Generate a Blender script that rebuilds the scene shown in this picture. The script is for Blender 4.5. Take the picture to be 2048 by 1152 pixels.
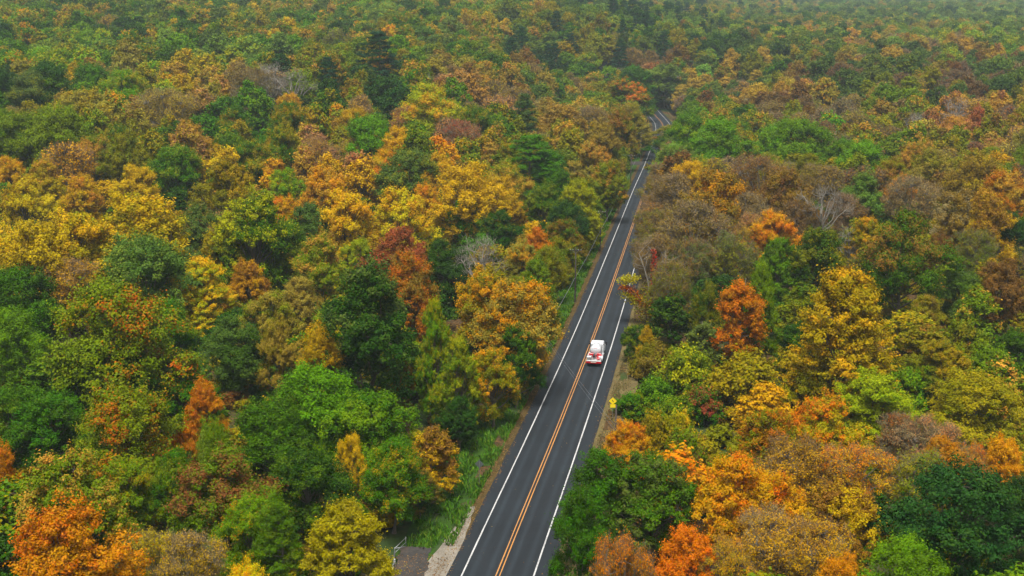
import bpy, math, random
import numpy as np
from mathutils import Vector

for o in list(bpy.data.objects):
    bpy.data.objects.remove(o, do_unlink=True)
SC = bpy.context.scene
COL = SC.collection
R = math.radians

# ------------------------------------------------------------------ camera
F = 2300.0                      # focal length in pixels of a 2048 wide frame
YH = 20.0                       # row of the true horizon in that frame
CAMZ = 56.0
PIT = math.atan((576 - YH) / F)
cam_d = bpy.data.cameras.new('camera')
cam_d.sensor_width = 36.0
cam_d.lens = 36.0 * F / 2048.0
cam_d.clip_start = 1.0
cam_d.clip_end = 12000.0
cam = bpy.data.objects.new('camera', cam_d)
COL.objects.link(cam)
cam.location = (0, 0, CAMZ)
cam.rotation_euler = (math.pi / 2 - PIT, 0, 0)
SC.camera = cam

# ------------------------------------------------------------------ sky, sun, exposure
SUN_EL, SUN_AZ = R(72), R(-170)          # azimuth measured from +Y towards +X
w = bpy.data.worlds.new('World')
SC.world = w
w.use_nodes = True
nt = w.node_tree
bg = nt.nodes['Background']
sky = nt.nodes.new('ShaderNodeTexSky')
sky.sky_type = 'NISHITA'
sky.sun_disc = False
sky.sun_elevation = SUN_EL
sky.sun_rotation = SUN_AZ
sky.dust_density = 4.0
sky.ozone_density = 1.0
hs = nt.nodes.new('ShaderNodeHueSaturation')
hs.inputs['Saturation'].default_value = 0.12    # an overcast sky is nearly grey
nt.links.new(sky.outputs['Color'], hs.inputs['Color'])
nt.links.new(hs.outputs['Color'], bg.inputs['Color'])
bg.inputs['Strength'].default_value = 0.056
sun_d = bpy.data.lights.new('sun', 'SUN')
sun_d.energy = 1.5
sun_d.angle = R(24)
sun_d.color = (1.0, 0.955, 0.89)
sun = bpy.data.objects.new('sun', sun_d)
COL.objects.link(sun)
sun.rotation_euler = Vector((-math.sin(SUN_AZ) * math.cos(SUN_EL), -math.cos(SUN_AZ) * math.cos(SUN_EL), -math.sin(SUN_EL))).to_track_quat('-Z', 'Y').to_euler()
SC.view_settings.view_transform = 'Standard'
SC.view_settings.look = 'None'
SC.view_settings.gamma = 1.0
SC.view_settings.use_curve_mapping = False
SC.view_settings.exposure = 1.68
cy = SC.cycles
cy.max_bounces = 5
cy.diffuse_bounces = 2
cy.glossy_bounces = 2
cy.transmission_bounces = 3
cy.transparent_max_bounces = 8
cy.volume_bounces = 1
cy.use_denoising = True
cy.use_adaptive_sampling = True
cy.adaptive_threshold = 0.02
cy.sample_clamp_indirect = 4.0
cy.caustics_reflective = False
cy.caustics_refractive = False

# ------------------------------------------------------------------ terrain, road course, projection
def sstep(a, b, x):
    t = np.clip((np.asarray(x, float) - a) / (b - a), 0, 1)
    return t * t * (3 - 2 * t)

RP = np.array([(-30.5, -60), (-20.5, 0), (-11.6, 50), (-1.45, 106.9), (6.9, 152.7), (16.3, 206.3), (30.8, 294.0),
               (42.5, 365.0), (53.7, 431.0), (65.5, 505.0), (74.5, 570.0), (77.0, 615.0), (72.0, 655.0), (55.0, 695.0), (25.0, 722.0), (-20.0, 740.0), (-90.0, 752.0)])

def catmull(P, step=3.0):
    out = []
    n = len(P)
    for i in range(n - 1):
        p0 = P[max(i - 1, 0)]; p1 = P[i]; p2 = P[i + 1]; p3 = P[min(i + 2, n - 1)]
        k = max(2, int(np.linalg.norm(p2 - p1) / step))
        for j in range(k):
            t = j / k
            out.append(0.5 * ((2 * p1) + (-p0 + p2) * t + (2 * p0 - 5 * p1 + 4 * p2 - p3) * t * t + (-p0 + 3 * p1 - 3 * p2 + p3) * t ** 3))
    out.append(P[-1])
    return np.array(out)

RC = catmull(RP)
_y = RC[:, 1]
def road_x(y):
    return np.interp(y, _y, RC[:, 0])
RT = np.gradient(RC, axis=0)
RT /= np.linalg.norm(RT, axis=1)[:, None]
RN = np.stack([RT[:, 1], -RT[:, 0]], axis=1)        # to the right of travel

def road_off(x, y):
    """signed distance to the centre line, + to the right"""
    return (np.asarray(x) - road_x(y)) * 0.985

def terr(x, y):
    x = np.asarray(x, float); y = np.asarray(y, float)
    d = np.hypot(x, y)
    az = np.arctan2(x, np.maximum(y, 1.0))
    zl = np.interp(d, [0, 250, 300, 350, 460, 715, 1000, 1500, 2500, 6000], [0, 0, 3, 8, 20, 37, 55, 88, 130, 200])
    zr = np.interp(d, [0, 360, 430, 585, 800, 1200, 1500, 2000, 2600, 3500, 6000], [0, 0, 4, 15.5, 23, 31, 40, 50, 70, 110, 200])
    m = sstep(-0.02, 0.24, az)
    z = zl * (1 - m) + zr * m
    und = 1.6 * np.sin(x / 41.0 + 1.3) * np.sin(y / 53.0 + .4) + 1.0 * np.sin(x / 23.0 - y / 31.0)
    ro = np.abs(road_off(x, y))
    keep = sstep(9, 45, ro)
    rk = sstep(9, 110, ro)
    z = z * (1 - (1 - rk) * (1 - sstep(600, 760, y)))
    bank = -0.7 * sstep(7.0, 11.0, ro) * (1 - sstep(30, 60, ro))
    return z + und * keep + bank

CP, SP = math.cos(PIT), math.sin(PIT)
def proj(x, y, z):
    dx = np.asarray(x, float); dy = np.asarray(y, float); dz = np.asarray(z, float) - CAMZ
    depth = dy * CP - dz * SP
    v = dy * SP + dz * CP
    depth = np.maximum(depth, 1e-3)
    return 1024 + F * dx / depth, 576 - F * v / depth, depth

def ray(px, py):
    x = (px - 1024) / F; v = -(py - 576) / F
    return np.array([x, CP + v * SP, -SP + v * CP])

TS = np.concatenate([np.arange(50, 700, .5), np.arange(700, 4000, 4.0)])
def at(px, py, h=0.0):
    """the point where the ray through a pixel first comes h above the ground"""
    r = ray(px, py)
    p = r[None] * TS[:, None]
    hit = CAMZ + p[:, 2] <= terr(p[:, 0], p[:, 1]) + h
    p = p[int(np.argmax(hit))] if hit.any() else p[-1]
    return float(p[0]), float(p[1]), float(terr(p[0], p[1]))

# ------------------------------------------------------------------ materials
def new_mat(name):
    m = bpy.data.materials.new(name)
    m.use_nodes = True
    m.node_tree.nodes.clear()
    return m, m.node_tree.nodes, m.node_tree.links

def plain(name, col, rough=0.6, metal=0.0, var=0.12, scale=6.0, bump=0.0, spec=0.4, coat=0.0):
    m, n, l = new_mat(name)
    out = n.new('ShaderNodeOutputMaterial')
    b = n.new('ShaderNodeBsdfPrincipled')
    tc = n.new('ShaderNodeTexCoord')
    nz = n.new('ShaderNodeTexNoise'); nz.inputs['Scale'].default_value = scale; nz.inputs['Detail'].default_value = 5
    l.new(tc.outputs['Object'], nz.inputs['Vector'])
    mr = n.new('ShaderNodeMapRange')
    mr.inputs['To Min'].default_value = 1 - var; mr.inputs['To Max'].default_value = 1 + var
    l.new(nz.outputs['Fac'], mr.inputs['Value'])
    mx = n.new('ShaderNodeVectorMath'); mx.operation = 'SCALE'
    mx.inputs[0].default_value = col[:3]
    l.new(mr.outputs['Result'], mx.inputs['Scale'])
    l.new(mx.outputs['Vector'], b.inputs['Base Color'])
    b.inputs['Roughness'].default_value = rough
    b.inputs['Metallic'].default_value = metal
    b.inputs['Specular IOR Level'].default_value = spec
    b.inputs['Coat Weight'].default_value = coat
    if bump:
        bp = n.new('ShaderNodeBump'); bp.inputs['Strength'].default_value = bump; bp.inputs['Distance'].default_value = 0.03
        l.new(nz.outputs['Fac'], bp.inputs['Height']); l.new(bp.outputs['Normal'], b.inputs['Normal'])
    l.new(b.outputs['BSDF'], out.inputs['Surface'])
    return m

def leaf_mat(name, inst):
    """leaf colour comes from each tree's own tint and accent; every leaf differs a little"""
    m, n, l = new_mat(name)
    out = n.new('ShaderNodeOutputMaterial')
    def attr(nm, typ):
        a = n.new('ShaderNodeAttribute'); a.attribute_name = nm; a.attribute_type = typ
        return a
    if inst:
        tint = attr('tint', 'INSTANCER').outputs['Color']
        acc = attr('accent', 'INSTANCER').outputs['Color']
        amt = attr('amount', 'INSTANCER').outputs['Fac']
    else:
        oi = n.new('ShaderNodeObjectInfo')
        tint = oi.outputs['Color']
        acc = attr('accent', 'OBJECT').outputs['Color']
        amt = attr('amount', 'OBJECT').outputs['Fac']
    rnd = attr('rnd', 'GEOMETRY').outputs['Fac']
    flk = attr('fleck', 'GEOMETRY').outputs['Fac']
    # accent patches where fleck exceeds 1-amount
    sub = n.new('ShaderNodeMath'); sub.operation = 'ADD'
    l.new(flk, sub.inputs[0]); l.new(amt, sub.inputs[1])
    mr = n.new('ShaderNodeMapRange'); mr.interpolation_type = 'SMOOTHSTEP'
    mr.inputs['From Min'].default_value = 0.90; mr.inputs['From Max'].default_value = 1.22
    l.new(sub.outputs[0], mr.inputs['Value'])
    mix = n.new('ShaderNodeMix'); mix.data_type = 'RGBA'
    l.new(mr.outputs['Result'], mix.inputs['Factor']); l.new(tint, mix.inputs['A']); l.new(acc, mix.inputs['B'])
    # leaf to leaf variation
    val = n.new('ShaderNodeMapRange'); val.inputs['To Min'].default_value = 0.74; val.inputs['To Max'].default_value = 1.30
    l.new(rnd, val.inputs['Value'])
    hue = n.new('ShaderNodeMapRange'); hue.inputs['To Min'].default_value = 0.538; hue.inputs['To Max'].default_value = 0.480
    hm = n.new('ShaderNodeMath'); hm.operation = 'MULTIPLY_ADD'; l.new(flk, hm.inputs[0]); hm.inputs[1].default_value = .65
    hr = n.new('ShaderNodeMath'); hr.operation = 'MULTIPLY'; l.new(rnd, hr.inputs[0]); hr.inputs[1].default_value = .35
    l.new(hr.outputs[0], hm.inputs[2]); l.new(hm.outputs[0], hue.inputs['Value'])
    h2 = n.new('ShaderNodeHueSaturation'); h2.inputs['Saturation'].default_value = 1.05
    l.new(mix.outputs['Result'], h2.inputs['Color']); l.new(val.outputs['Result'], h2.inputs['Value']); l.new(hue.outputs['Result'], h2.inputs['Hue'])
    b = n.new('ShaderNodeBsdfPrincipled')
    b.inputs['Roughness'].default_value = 0.55
    b.inputs['Specular IOR Level'].default_value = 0.06
    l.new(h2.outputs['Color'], b.inputs['Base Color'])
    tr = n.new('ShaderNodeBsdfTranslucent')
    l.new(h2.outputs['Color'], tr.inputs['Color'])
    ms = n.new('ShaderNodeMixShader'); ms.inputs['Fac'].default_value = 0.16
    l.new(b.outputs['BSDF'], ms.inputs[1]); l.new(tr.outputs['BSDF'], ms.inputs[2])
    l.new(ms.outputs['Shader'], out.inputs['Surface'])
    return m

M_LEAF = leaf_mat('leaf', False)
M_LEAF_I = leaf_mat('leaf_of_mass', True)
M_BARK = plain('bark', (0.13, 0.105, 0.08), 0.9, var=0.4, scale=3.0, bump=0.5)
M_BARK_P = plain('bark_pale', (0.23, 0.205, 0.165), 0.9, var=0.35, scale=2.0, bump=0.5)
M_TWIG = plain('twig', (0.19, 0.145, 0.10), 0.9, var=0.3, scale=2.0)

# ------------------------------------------------------------------ mesh helpers
class MB:
    def __init__(self):
        self.v = []; self.f = []; self.mi = []
    def quad(self, *p, m=0):
        k = len(self.v); self.v += [tuple(q) for q in p]; self.f.append(tuple(range(k, k + len(p)))); self.mi.append(m)
    def box(self, c, s, m=0, ch=0.0, rz=0.0, taper=1.0):
        """chamfered box; taper narrows the top"""
        hx, hy, hz = s[0] / 2, s[1] / 2, s[2] / 2
        ch = min(ch, hx * .9, hy * .9, hz * .9)
        k = len(self.v)
        cr, sr = math.cos(rz), math.sin(rz)
        def put(x, y, z):
            tp = 1.0 + (taper - 1.0) * (z / s[2] + .5)
            x *= tp; y *= tp
            self.v.append((c[0] + x * cr - y * sr, c[1] + x * sr + y * cr, c[2] + z))
        if ch <= 0:
            for z in (-hz, hz):
                for x, y in ((-hx, -hy), (hx, -hy), (hx, hy), (-hx, hy)):
                    put(x, y, z)
            F_ = [(3, 2, 1, 0), (4, 5, 6, 7), (0, 1, 5, 4), (1, 2, 6, 5), (2, 3, 7, 6), (3, 0, 4, 7)]
            for q in F_: self.f.append(tuple(k + i for i in q)); self.mi.append(m)
            return
        rings = [(-hz, ch), (-hz + ch, 0), (hz - ch, 0), (hz, ch)]
        for z, i in rings:
            x0, y0 = hx - i, hy - i
            for x, y in ((-x0 + ch * (i == 0), -y0), (x0 - ch * (i == 0), -y0), (x0, -y0 + ch * (i == 0)), (x0, y0 - ch * (i == 0)),
                         (x0 - ch * (i == 0), y0), (-x0 + ch * (i == 0), y0), (-x0, y0 - ch * (i == 0)), (-x0, -y0 + ch * (i == 0))):
                put(x, y, z)
        for r_ in range(3):
            for i in range(8):
                j = (i + 1) % 8
                self.f.append((k + r_ * 8 + i, k + r_ * 8 + j, k + r_ * 8 + 8 + j, k + r_ * 8 + 8 + i)); self.mi.append(m)
        self.f.append(tuple(k + i for i in reversed(range(8)))); self.mi.append(m)
        self.f.append(tuple(k + 24 + i for i in range(8))); self.mi.append(m)
    def tube(self, pts, rad, n=6, m=0, cap=True):
        pts = [Vector(p) for p in pts]
        if not hasattr(rad, '__len__'): rad = [rad] * len(pts)
        k = len(self.v)
        for i, p in enumerate(pts):
            t = (pts[min(i + 1, len(pts) - 1)] - pts[max(i - 1, 0)]).normalized()
            a = t.cross(Vector((0, 0, 1)) if abs(t.z) < .9 else Vector((1, 0, 0))).normalized()
            b = t.cross(a)
            for j in range(n):
                th = 2 * math.pi * j / n
                self.v.append(tuple(p + (a * math.cos(th) + b * math.sin(th)) * rad[i]))
        for i in range(len(pts) - 1):
            for j in range(n):
                j2 = (j + 1) % n
                self.f.append((k + i * n + j, k + i * n + j2, k + i * n + n + j2, k + i * n + n + j)); self.mi.append(m)
        if cap:
            self.f.append(tuple(k + j for j in reversed(range(n)))); self.mi.append(m)
            e = k + (len(pts) - 1) * n
            self.f.append(tuple(e + j for j in range(n))); self.mi.append(m)
    def mesh(self, name, mats, smooth=False):
        me = bpy.data.meshes.new(name)
        me.from_pydata(self.v, [], self.f)
        if not isinstance(mats, (list, tuple)): mats = [mats]
        for mt in mats: me.materials.append(mt)
        if len(mats) > 1: me.polygons.foreach_set('material_index', self.mi)
        if smooth: me.polygons.foreach_set('use_smooth', [True] * len(me.polygons))
        me.update()
        return me
    def build(self, name, mats, parent=None, smooth=False):
        o = bpy.data.objects.new(name, self.mesh(name, mats, smooth))
        COL.objects.link(o)
        if parent: o.parent = parent
        return o

def tag(o, label=None, cat=None, group=None, kind=None):
    if label: o['label'] = label
    if cat: o['category'] = cat
    if group: o['group'] = group
    if kind: o['kind'] = kind
    return o

def empty(name, loc, rz=0.0, label=None, cat=None, group=None):
    o = bpy.data.objects.new(name, None)
    COL.objects.link(o)
    o.location = loc; o.rotation_euler = (0, 0, rz)
    return tag(o, label, cat, group)

# ------------------------------------------------------------------ ground
def ground_mat():
    m, n, l = new_mat('forest_floor')
    out = n.new('ShaderNodeOutputMaterial'); b = n.new('ShaderNodeBsdfPrincipled')
    g = n.new('ShaderNodeNewGeometry')
    n1 = n.new('ShaderNodeTexNoise'); n1.inputs['Scale'].default_value = 1.7; n1.inputs['Detail'].default_value = 8
    n2 = n.new('ShaderNodeTexNoise'); n2.inputs['Scale'].default_value = 0.06; n2.inputs['Detail'].default_value = 3
    l.new(g.outputs['Position'], n1.inputs['Vector']); l.new(g.outputs['Position'], n2.inputs['Vector'])
    r1 = n.new('ShaderNodeValToRGB')
    e = r1.color_ramp.elements
    e[0].position = .3; e[0].color = (0.03, 0.022, 0.012, 1)
    e[1].position = .72; e[1].color = (0.17, 0.085, 0.03, 1)
    e.new(.52).color = (0.075, 0.045, 0.018, 1)
    l.new(n1.outputs['Fac'], r1.inputs['Fac'])
    r2 = n.new('ShaderNodeValToRGB')
    r2.color_ramp.elements[0].position = .45; r2.color_ramp.elements[1].position = .6
    l.new(n2.outputs['Fac'], r2.inputs['Fac'])
    mx = n.new('ShaderNodeMix'); mx.data_type = 'RGBA'
    l.new(r2.outputs['Color'], mx.inputs['Factor']); l.new(r1.outputs['Color'], mx.inputs['A'])
    mx.inputs['B'].default_value = (0.035, 0.06, 0.015, 1)
    l.new(mx.outputs['Result'], b.inputs['Base Color'])
    b.inputs['Roughness'].default_value = 0.95; b.inputs['Specular IOR Level'].default_value = 0.1
    bp = n.new('ShaderNodeBump'); bp.inputs['Strength'].default_value = .6; bp.inputs['Distance'].default_value = .15
    l.new(n1.outputs['Fac'], bp.inputs['Height']); l.new(bp.outputs['Normal'], b.inputs['Normal'])
    l.new(b.outputs['BSDF'], out.inputs['Surface'])
    return m

def build_ground():
    xs = np.unique(np.concatenate([np.linspace(-5200, -700, 24), np.linspace(-700, -60, 50), np.linspace(-60, 130, 96), np.linspace(130, 700, 46), np.linspace(700, 5200, 24)]))
    ys = np.unique(np.concatenate([np.linspace(-900, 0, 8), np.linspace(0, 700, 200), np.linspace(700, 2000, 60), np.linspace(2000, 9000, 30)]))
    X, Y = np.meshgrid(xs, ys)
    Z = terr(X, Y)
    ny, nx = X.shape
    v = np.stack([X, Y, Z], -1).reshape(-1, 3)
    i = np.arange(ny - 1)[:, None] * nx + np.arange(nx - 1)[None]
    f = np.stack([i, i + 1, i + nx + 1, i + nx], -1).reshape(-1, 4)
    me = bpy.data.meshes.new('ground')
    me.from_pydata(v.tolist(), [], f.tolist())
    me.polygons.foreach_set('use_smooth', [True] * len(f))
    me.materials.append(ground_mat())
    o = bpy.data.objects.new('ground', me); COL.objects.link(o)
    tag(o, 'leaf covered forest floor running out to the far wooded hills', kind='structure')
build_ground()

def ribbon(name, o0, o1, dz, mat, y0=-50, y1=900, parent=None, jit0=0.0, jit1=0.0, seed=1, nsub=1, hump=0.0):
    """a strip that follows the road between two sideways offsets (numbers or functions of y); UV in metres"""
    rr = np.random.RandomState(seed)
    sel = np.where((RC[:, 1] >= y0) & (RC[:, 1] <= y1))[0]
    fine = np.linspace(sel[0], sel[-1], max(2, int((sel[-1] - sel[0]) * (2 if jit0 or jit1 else 1)) + 1))
    cx = np.interp(fine, np.arange(len(RC)), RC[:, 0]); cy_ = np.interp(fine, np.arange(len(RC)), RC[:, 1])
    nx = np.interp(fine, np.arange(len(RC)), RN[:, 0]); ny = np.interp(fine, np.arange(len(RC)), RN[:, 1])
    n = len(fine)
    def off(o):
        return np.array([o(t) for t in cy_]) if callable(o) else np.full(n, float(o))
    def smooth(a):
        return np.convolve(np.pad(a, 2, mode='edge'), [.15, .2, .3, .2, .15], 'valid')
    a = off(o0) + smooth(rr.uniform(-1, 1, n)) * jit0
    b = off(o1) + smooth(rr.uniform(-1, 1, n)) * jit1
    s = np.concatenate([[0], np.cumsum(np.hypot(np.diff(cx), np.diff(cy_)))])
    rows = []; uvs = []
    for k in range(nsub + 1):
        t = k / nsub
        o_ = a * (1 - t) + b * t
        x = cx + nx * o_; y = cy_ + ny * o_
        base = terr(x, y) if hump >= 0 else terr(cx, cy_)
        z = np.maximum(base, -0.15) + dz if hump == 0 else base + dz
        rows.append(np.stack([x, y, z], 1)); uvs.append(np.stack([o_, s], 1))
    v = np.concatenate(rows); uv = np.concatenate(uvs)
    f = []
    for k in range(nsub):
        for i in range(n - 1):
            f.append((k * n + i, (k + 1) * n + i, (k + 1) * n + i + 1, k * n + i + 1))
    me = bpy.data.meshes.new(name)
    me.from_pydata(v.tolist(), [], f)
    ul = me.uv_layers.new(name='UVMap')
    li = np.empty(len(me.loops), np.int32); me.loops.foreach_get('vertex_index', li)
    ul.data.foreach_set('uv', uv[li].astype(np.float32).ravel())
    me.materials.append(mat)
    me.update()
    o = bpy.data.objects.new(name, me); COL.objects.link(o)
    if parent: o.parent = parent
    return o

def asphalt_mat():
    m, n, l = new_mat('asphalt')
    out = n.new('ShaderNodeOutputMaterial'); b = n.new('ShaderNodeBsdfPrincipled')
    uv = n.new('ShaderNodeUVMap')
    sep = n.new('ShaderNodeSeparateXYZ'); l.new(uv.outputs['UV'], sep.inputs[0])
    # long streaks and wheel tracks: noise stretched along the road
    mp = n.new('ShaderNodeMapping'); mp.inputs['Scale'].default_value = (1.0, 0.02, 1)
    l.new(uv.outputs['UV'], mp.inputs['Vector'])
    st = n.new('ShaderNodeTexNoise'); st.inputs['Scale'].default_value = 1.1; st.inputs['Detail'].default_value = 5
    l.new(mp.outputs['Vector'], st.inputs['Vector'])
    fine = n.new('ShaderNodeTexNoise'); fine.inputs['Scale'].default_value = 9; fine.inputs['Detail'].default_value = 6
    l.new(uv.outputs['UV'], fine.inputs['Vector'])
    big = n.new('ShaderNodeTexNoise'); big.inputs['Scale'].default_value = .18; big.inputs['Detail'].default_value = 4
    l.new(uv.outputs['UV'], big.inputs['Vector'])
    # wheel tracks at +-0.9 and +-2.6 m: worn paler
    ab = n.new('ShaderNodeMath'); ab.operation = 'ABSOLUTE'; l.new(sep.outputs['X'], ab.inputs[0])
    def bump_at(c, wd):
        s = n.new('ShaderNodeMath'); s.operation = 'SUBTRACT'; l.new(ab.outputs[0], s.inputs[0]); s.inputs[1].default_value = c
        a2 = n.new('ShaderNodeMath'); a2.operation = 'ABSOLUTE'; l.new(s.outputs[0], a2.inputs[0])
        r = n.new('ShaderNodeMapRange'); r.interpolation_type = 'SMOOTHSTEP'
        r.inputs['From Min'].default_value = 0; r.inputs['From Max'].default_value = wd
        r.inputs['To Min'].default_value = 1; r.inputs['To Max'].default_value = 0
        l.new(a2.outputs[0], r.inputs['Value'])
        return r.outputs['Result']
    t1, t2 = bump_at(1.0, .5), bump_at(2.65, .5)
    ad = n.new('ShaderNodeMath'); ad.operation = 'ADD'; l.new(t1, ad.inputs[0]); l.new(t2, ad.inputs[1])
    ml = n.new('ShaderNodeMath'); ml.operation = 'MULTIPLY'; l.new(ad.outputs[0], ml.inputs[0]); l.new(st.outputs['Fac'], ml.inputs[1])
    sh = bump_at(4.6, 1.0)
    v1 = n.new('ShaderNodeMath'); v1.operation = 'MULTIPLY_ADD'; l.new(ml.outputs[0], v1.inputs[0]); v1.inputs[1].default_value = 1.25; v1.inputs[2].default_value = .28
    v2 = n.new('ShaderNodeMath'); v2.operation = 'MULTIPLY_ADD'; l.new(fine.outputs['Fac'], v2.inputs[0]); v2.inputs[1].default_value = .35; l.new(v1.outputs[0], v2.inputs[2])
    v3 = n.new('ShaderNodeMath'); v3.operation = 'MULTIPLY_ADD'; l.new(big.outputs['Fac'], v3.inputs[0]); v3.inputs[1].default_value = 1.0; l.new(v2.outputs[0], v3.inputs[2])
    v4 = n.new('ShaderNodeMath'); v4.operation = 'MULTIPLY_ADD'; l.new(sh, v4.inputs[0]); v4.inputs[1].default_value = .22; l.new(v3.outputs[0], v4.inputs[2])
    sc = n.new('ShaderNodeVectorMath'); sc.operation = 'SCALE'; sc.inputs[0].default_value = (0.0105, 0.0145, 0.0182)
    l.new(v4.outputs[0], sc.inputs['Scale'])
    # fine cracks, paler
    vo = n.new('ShaderNodeTexVoronoi'); vo.feature = 'DISTANCE_TO_EDGE'; vo.inputs['Scale'].default_value = .22
    wv = n.new('ShaderNodeVectorMath'); wv.operation = 'ADD'
    l.new(uv.outputs['UV'], wv.inputs[0]); l.new(big.outputs['Color'], wv.inputs[1]); l.new(wv.outputs[0], vo.inputs['Vector'])
    cr = n.new('ShaderNodeMapRange'); cr.inputs['From Min'].default_value = .0; cr.inputs['From Max'].default_value = .022
    cr.inputs['To Min'].default_value = .75; cr.inputs['To Max'].default_value = 0
    l.new(vo.outputs['Distance'], cr.inputs['Value'])
    mx = n.new('ShaderNodeMix'); mx.data_type = 'RGBA'
    l.new(cr.outputs['Result'], mx.inputs['Factor']); l.new(sc.outputs['Vector'], mx.inputs['A']); mx.inputs['B'].default_value = (.014, .015, .018, 1)
    l.new(mx.outputs['Result'], b.inputs['Base Color'])
    b.inputs['Roughness'].default_value = .75; b.inputs['Specular IOR Level'].default_value = .3
    bp = n.new('ShaderNodeBump'); bp.inputs['Strength'].default_value = .25; bp.inputs['Distance'].default_value = .01
    l.new(fine.outputs['Fac'], bp.inputs['Height']); l.new(bp.outputs['Normal'], b.inputs['Normal'])
    l.new(b.outputs['BSDF'], out.inputs['Surface'])
    return m

def paint_mat(name, col):
    m, n, l = new_mat(name)
    out = n.new('ShaderNodeOutputMaterial'); b = n.new('ShaderNodeBsdfPrincipled')
    uv = n.new('ShaderNodeUVMap')
    nz = n.new('ShaderNodeTexNoise'); nz.inputs['Scale'].default_value = 5; nz.inputs['Detail'].default_value = 8
    n2 = n.new('ShaderNodeTexNoise'); n2.inputs['Scale'].default_value = .35; n2.inputs['Detail'].default_value = 2
    l.new(uv.outputs['UV'], nz.inputs['Vector']); l.new(uv.outputs['UV'], n2.inputs['Vector'])
    ad = n.new('ShaderNodeMath'); ad.operation = 'MULTIPLY_ADD'; l.new(n2.outputs['Fac'], ad.inputs[0]); ad.inputs[1].default_value = .5; l.new(nz.outputs['Fac'], ad.inputs[2])
    r = n.new('ShaderNodeMapRange'); r.inputs['From Min'].default_value = .72; r.inputs['From Max'].default_value = .95
    r.inputs['To Min'].default_value = 0; r.inputs['To Max'].default_value = .7
    l.new(ad.outputs[0], r.inputs['Value'])
    mx = n.new('ShaderNodeMix'); mx.data_type = 'RGBA'
    mx.inputs['A'].default_value = (*col, 1); mx.inputs['B'].default_value = (.09, .09, .09, 1)
    l.new(r.outputs['Result'], mx.inputs['Factor'])
    l.new(mx.outputs['Result'], b.inputs['Base Color'])
    b.inputs['Roughness'].default_value = .6
    l.new(b.outputs['BSDF'], out.inputs['Surface'])
    return m

def mottled(name, cols, scale=3.0, bump=.5, rough=.95, dist=.05):
    m, n, l = new_mat(name)
    out = n.new('ShaderNodeOutputMaterial'); b = n.new('ShaderNodeBsdfPrincipled')
    g = n.new('ShaderNodeNewGeometry')
    n1 = n.new('ShaderNodeTexNoise'); n1.inputs['Scale'].default_value = scale; n1.inputs['Detail'].default_value = 8; n1.inputs['Roughness'].default_value = .65
    n2 = n.new('ShaderNodeTexNoise'); n2.inputs['Scale'].default_value = scale * .12; n2.inputs['Detail'].default_value = 3
    l.new(g.outputs['Position'], n1.inputs['Vector']); l.new(g.outputs['Position'], n2.inputs['Vector'])
    ad = n.new('ShaderNodeMath'); ad.operation = 'MULTIPLY_ADD'; l.new(n2.outputs['Fac'], ad.inputs[0]); ad.inputs[1].default_value = .8
    l.new(n1.outputs['Fac'], ad.inputs[2])
    r = n.new('ShaderNodeValToRGB'); e = r.color_ramp.elements
    ps = np.linspace(.62, 1.18, len(cols)) / 1.0
    mr = n.new('ShaderNodeMapRange'); mr.inputs['From Min'].default_value = .6; mr.inputs['From Max'].default_value = 1.2
    l.new(ad.outputs[0], mr.inputs['Value'])
    e[0].position = 0; e[0].color = (*cols[0], 1); e[1].position = 1; e[1].color = (*cols[-1], 1)
    for i in range(1, len(cols) - 1):
        e.new(i / (len(cols) - 1)).color = (*cols[i], 1)
    l.new(mr.outputs['Result'], r.inputs['Fac'])
    l.new(r.outputs['Color'], b.inputs['Base Color'])
    b.inputs['Roughness'].default_value = rough; b.inputs['Specular IOR Level'].default_value = .15
    bp = n.new('ShaderNodeBump'); bp.inputs['Strength'].default_value = bump; bp.inputs['Distance'].default_value = dist
    l.new(n1.outputs['Fac'], bp.inputs['Height']); l.new(bp.outputs['Normal'], b.inputs['Normal'])
    l.new(b.outputs['BSDF'], out.inputs['Surface'])
    return m

M_ASPH = asphalt_mat()
M_WHITE = paint_mat('white_paint', (.50, .495, .48))
M_YELL = paint_mat('yellow_paint', (.50, .215, .035))
M_LITTER = mottled('leaf_litter', [(.025, .02, .008), (.055, .04, .012), (.085, .052, .016), (.05, .06, .012)], 4.0)
M_TANGR = mottled('dry_verge', [(.045, .035, .015), (.10, .075, .028), (.13, .1, .04), (.08, .085, .02)], 3.0)
M_GREENGR = mottled('green_bank', [(.016, .032, .005), (.028, .066, .006), (.042, .10, .008)], 2.0)
M_GRAVEL = mottled('gravel', [(.13, .115, .09), (.21, .185, .145), (.27, .24, .195)], 5.0, .4)
M_OLDASPH = mottled('old_asphalt', [(.03, .028, .026), (.05, .046, .042), (.085, .06, .042)], 2.5, .3)

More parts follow.
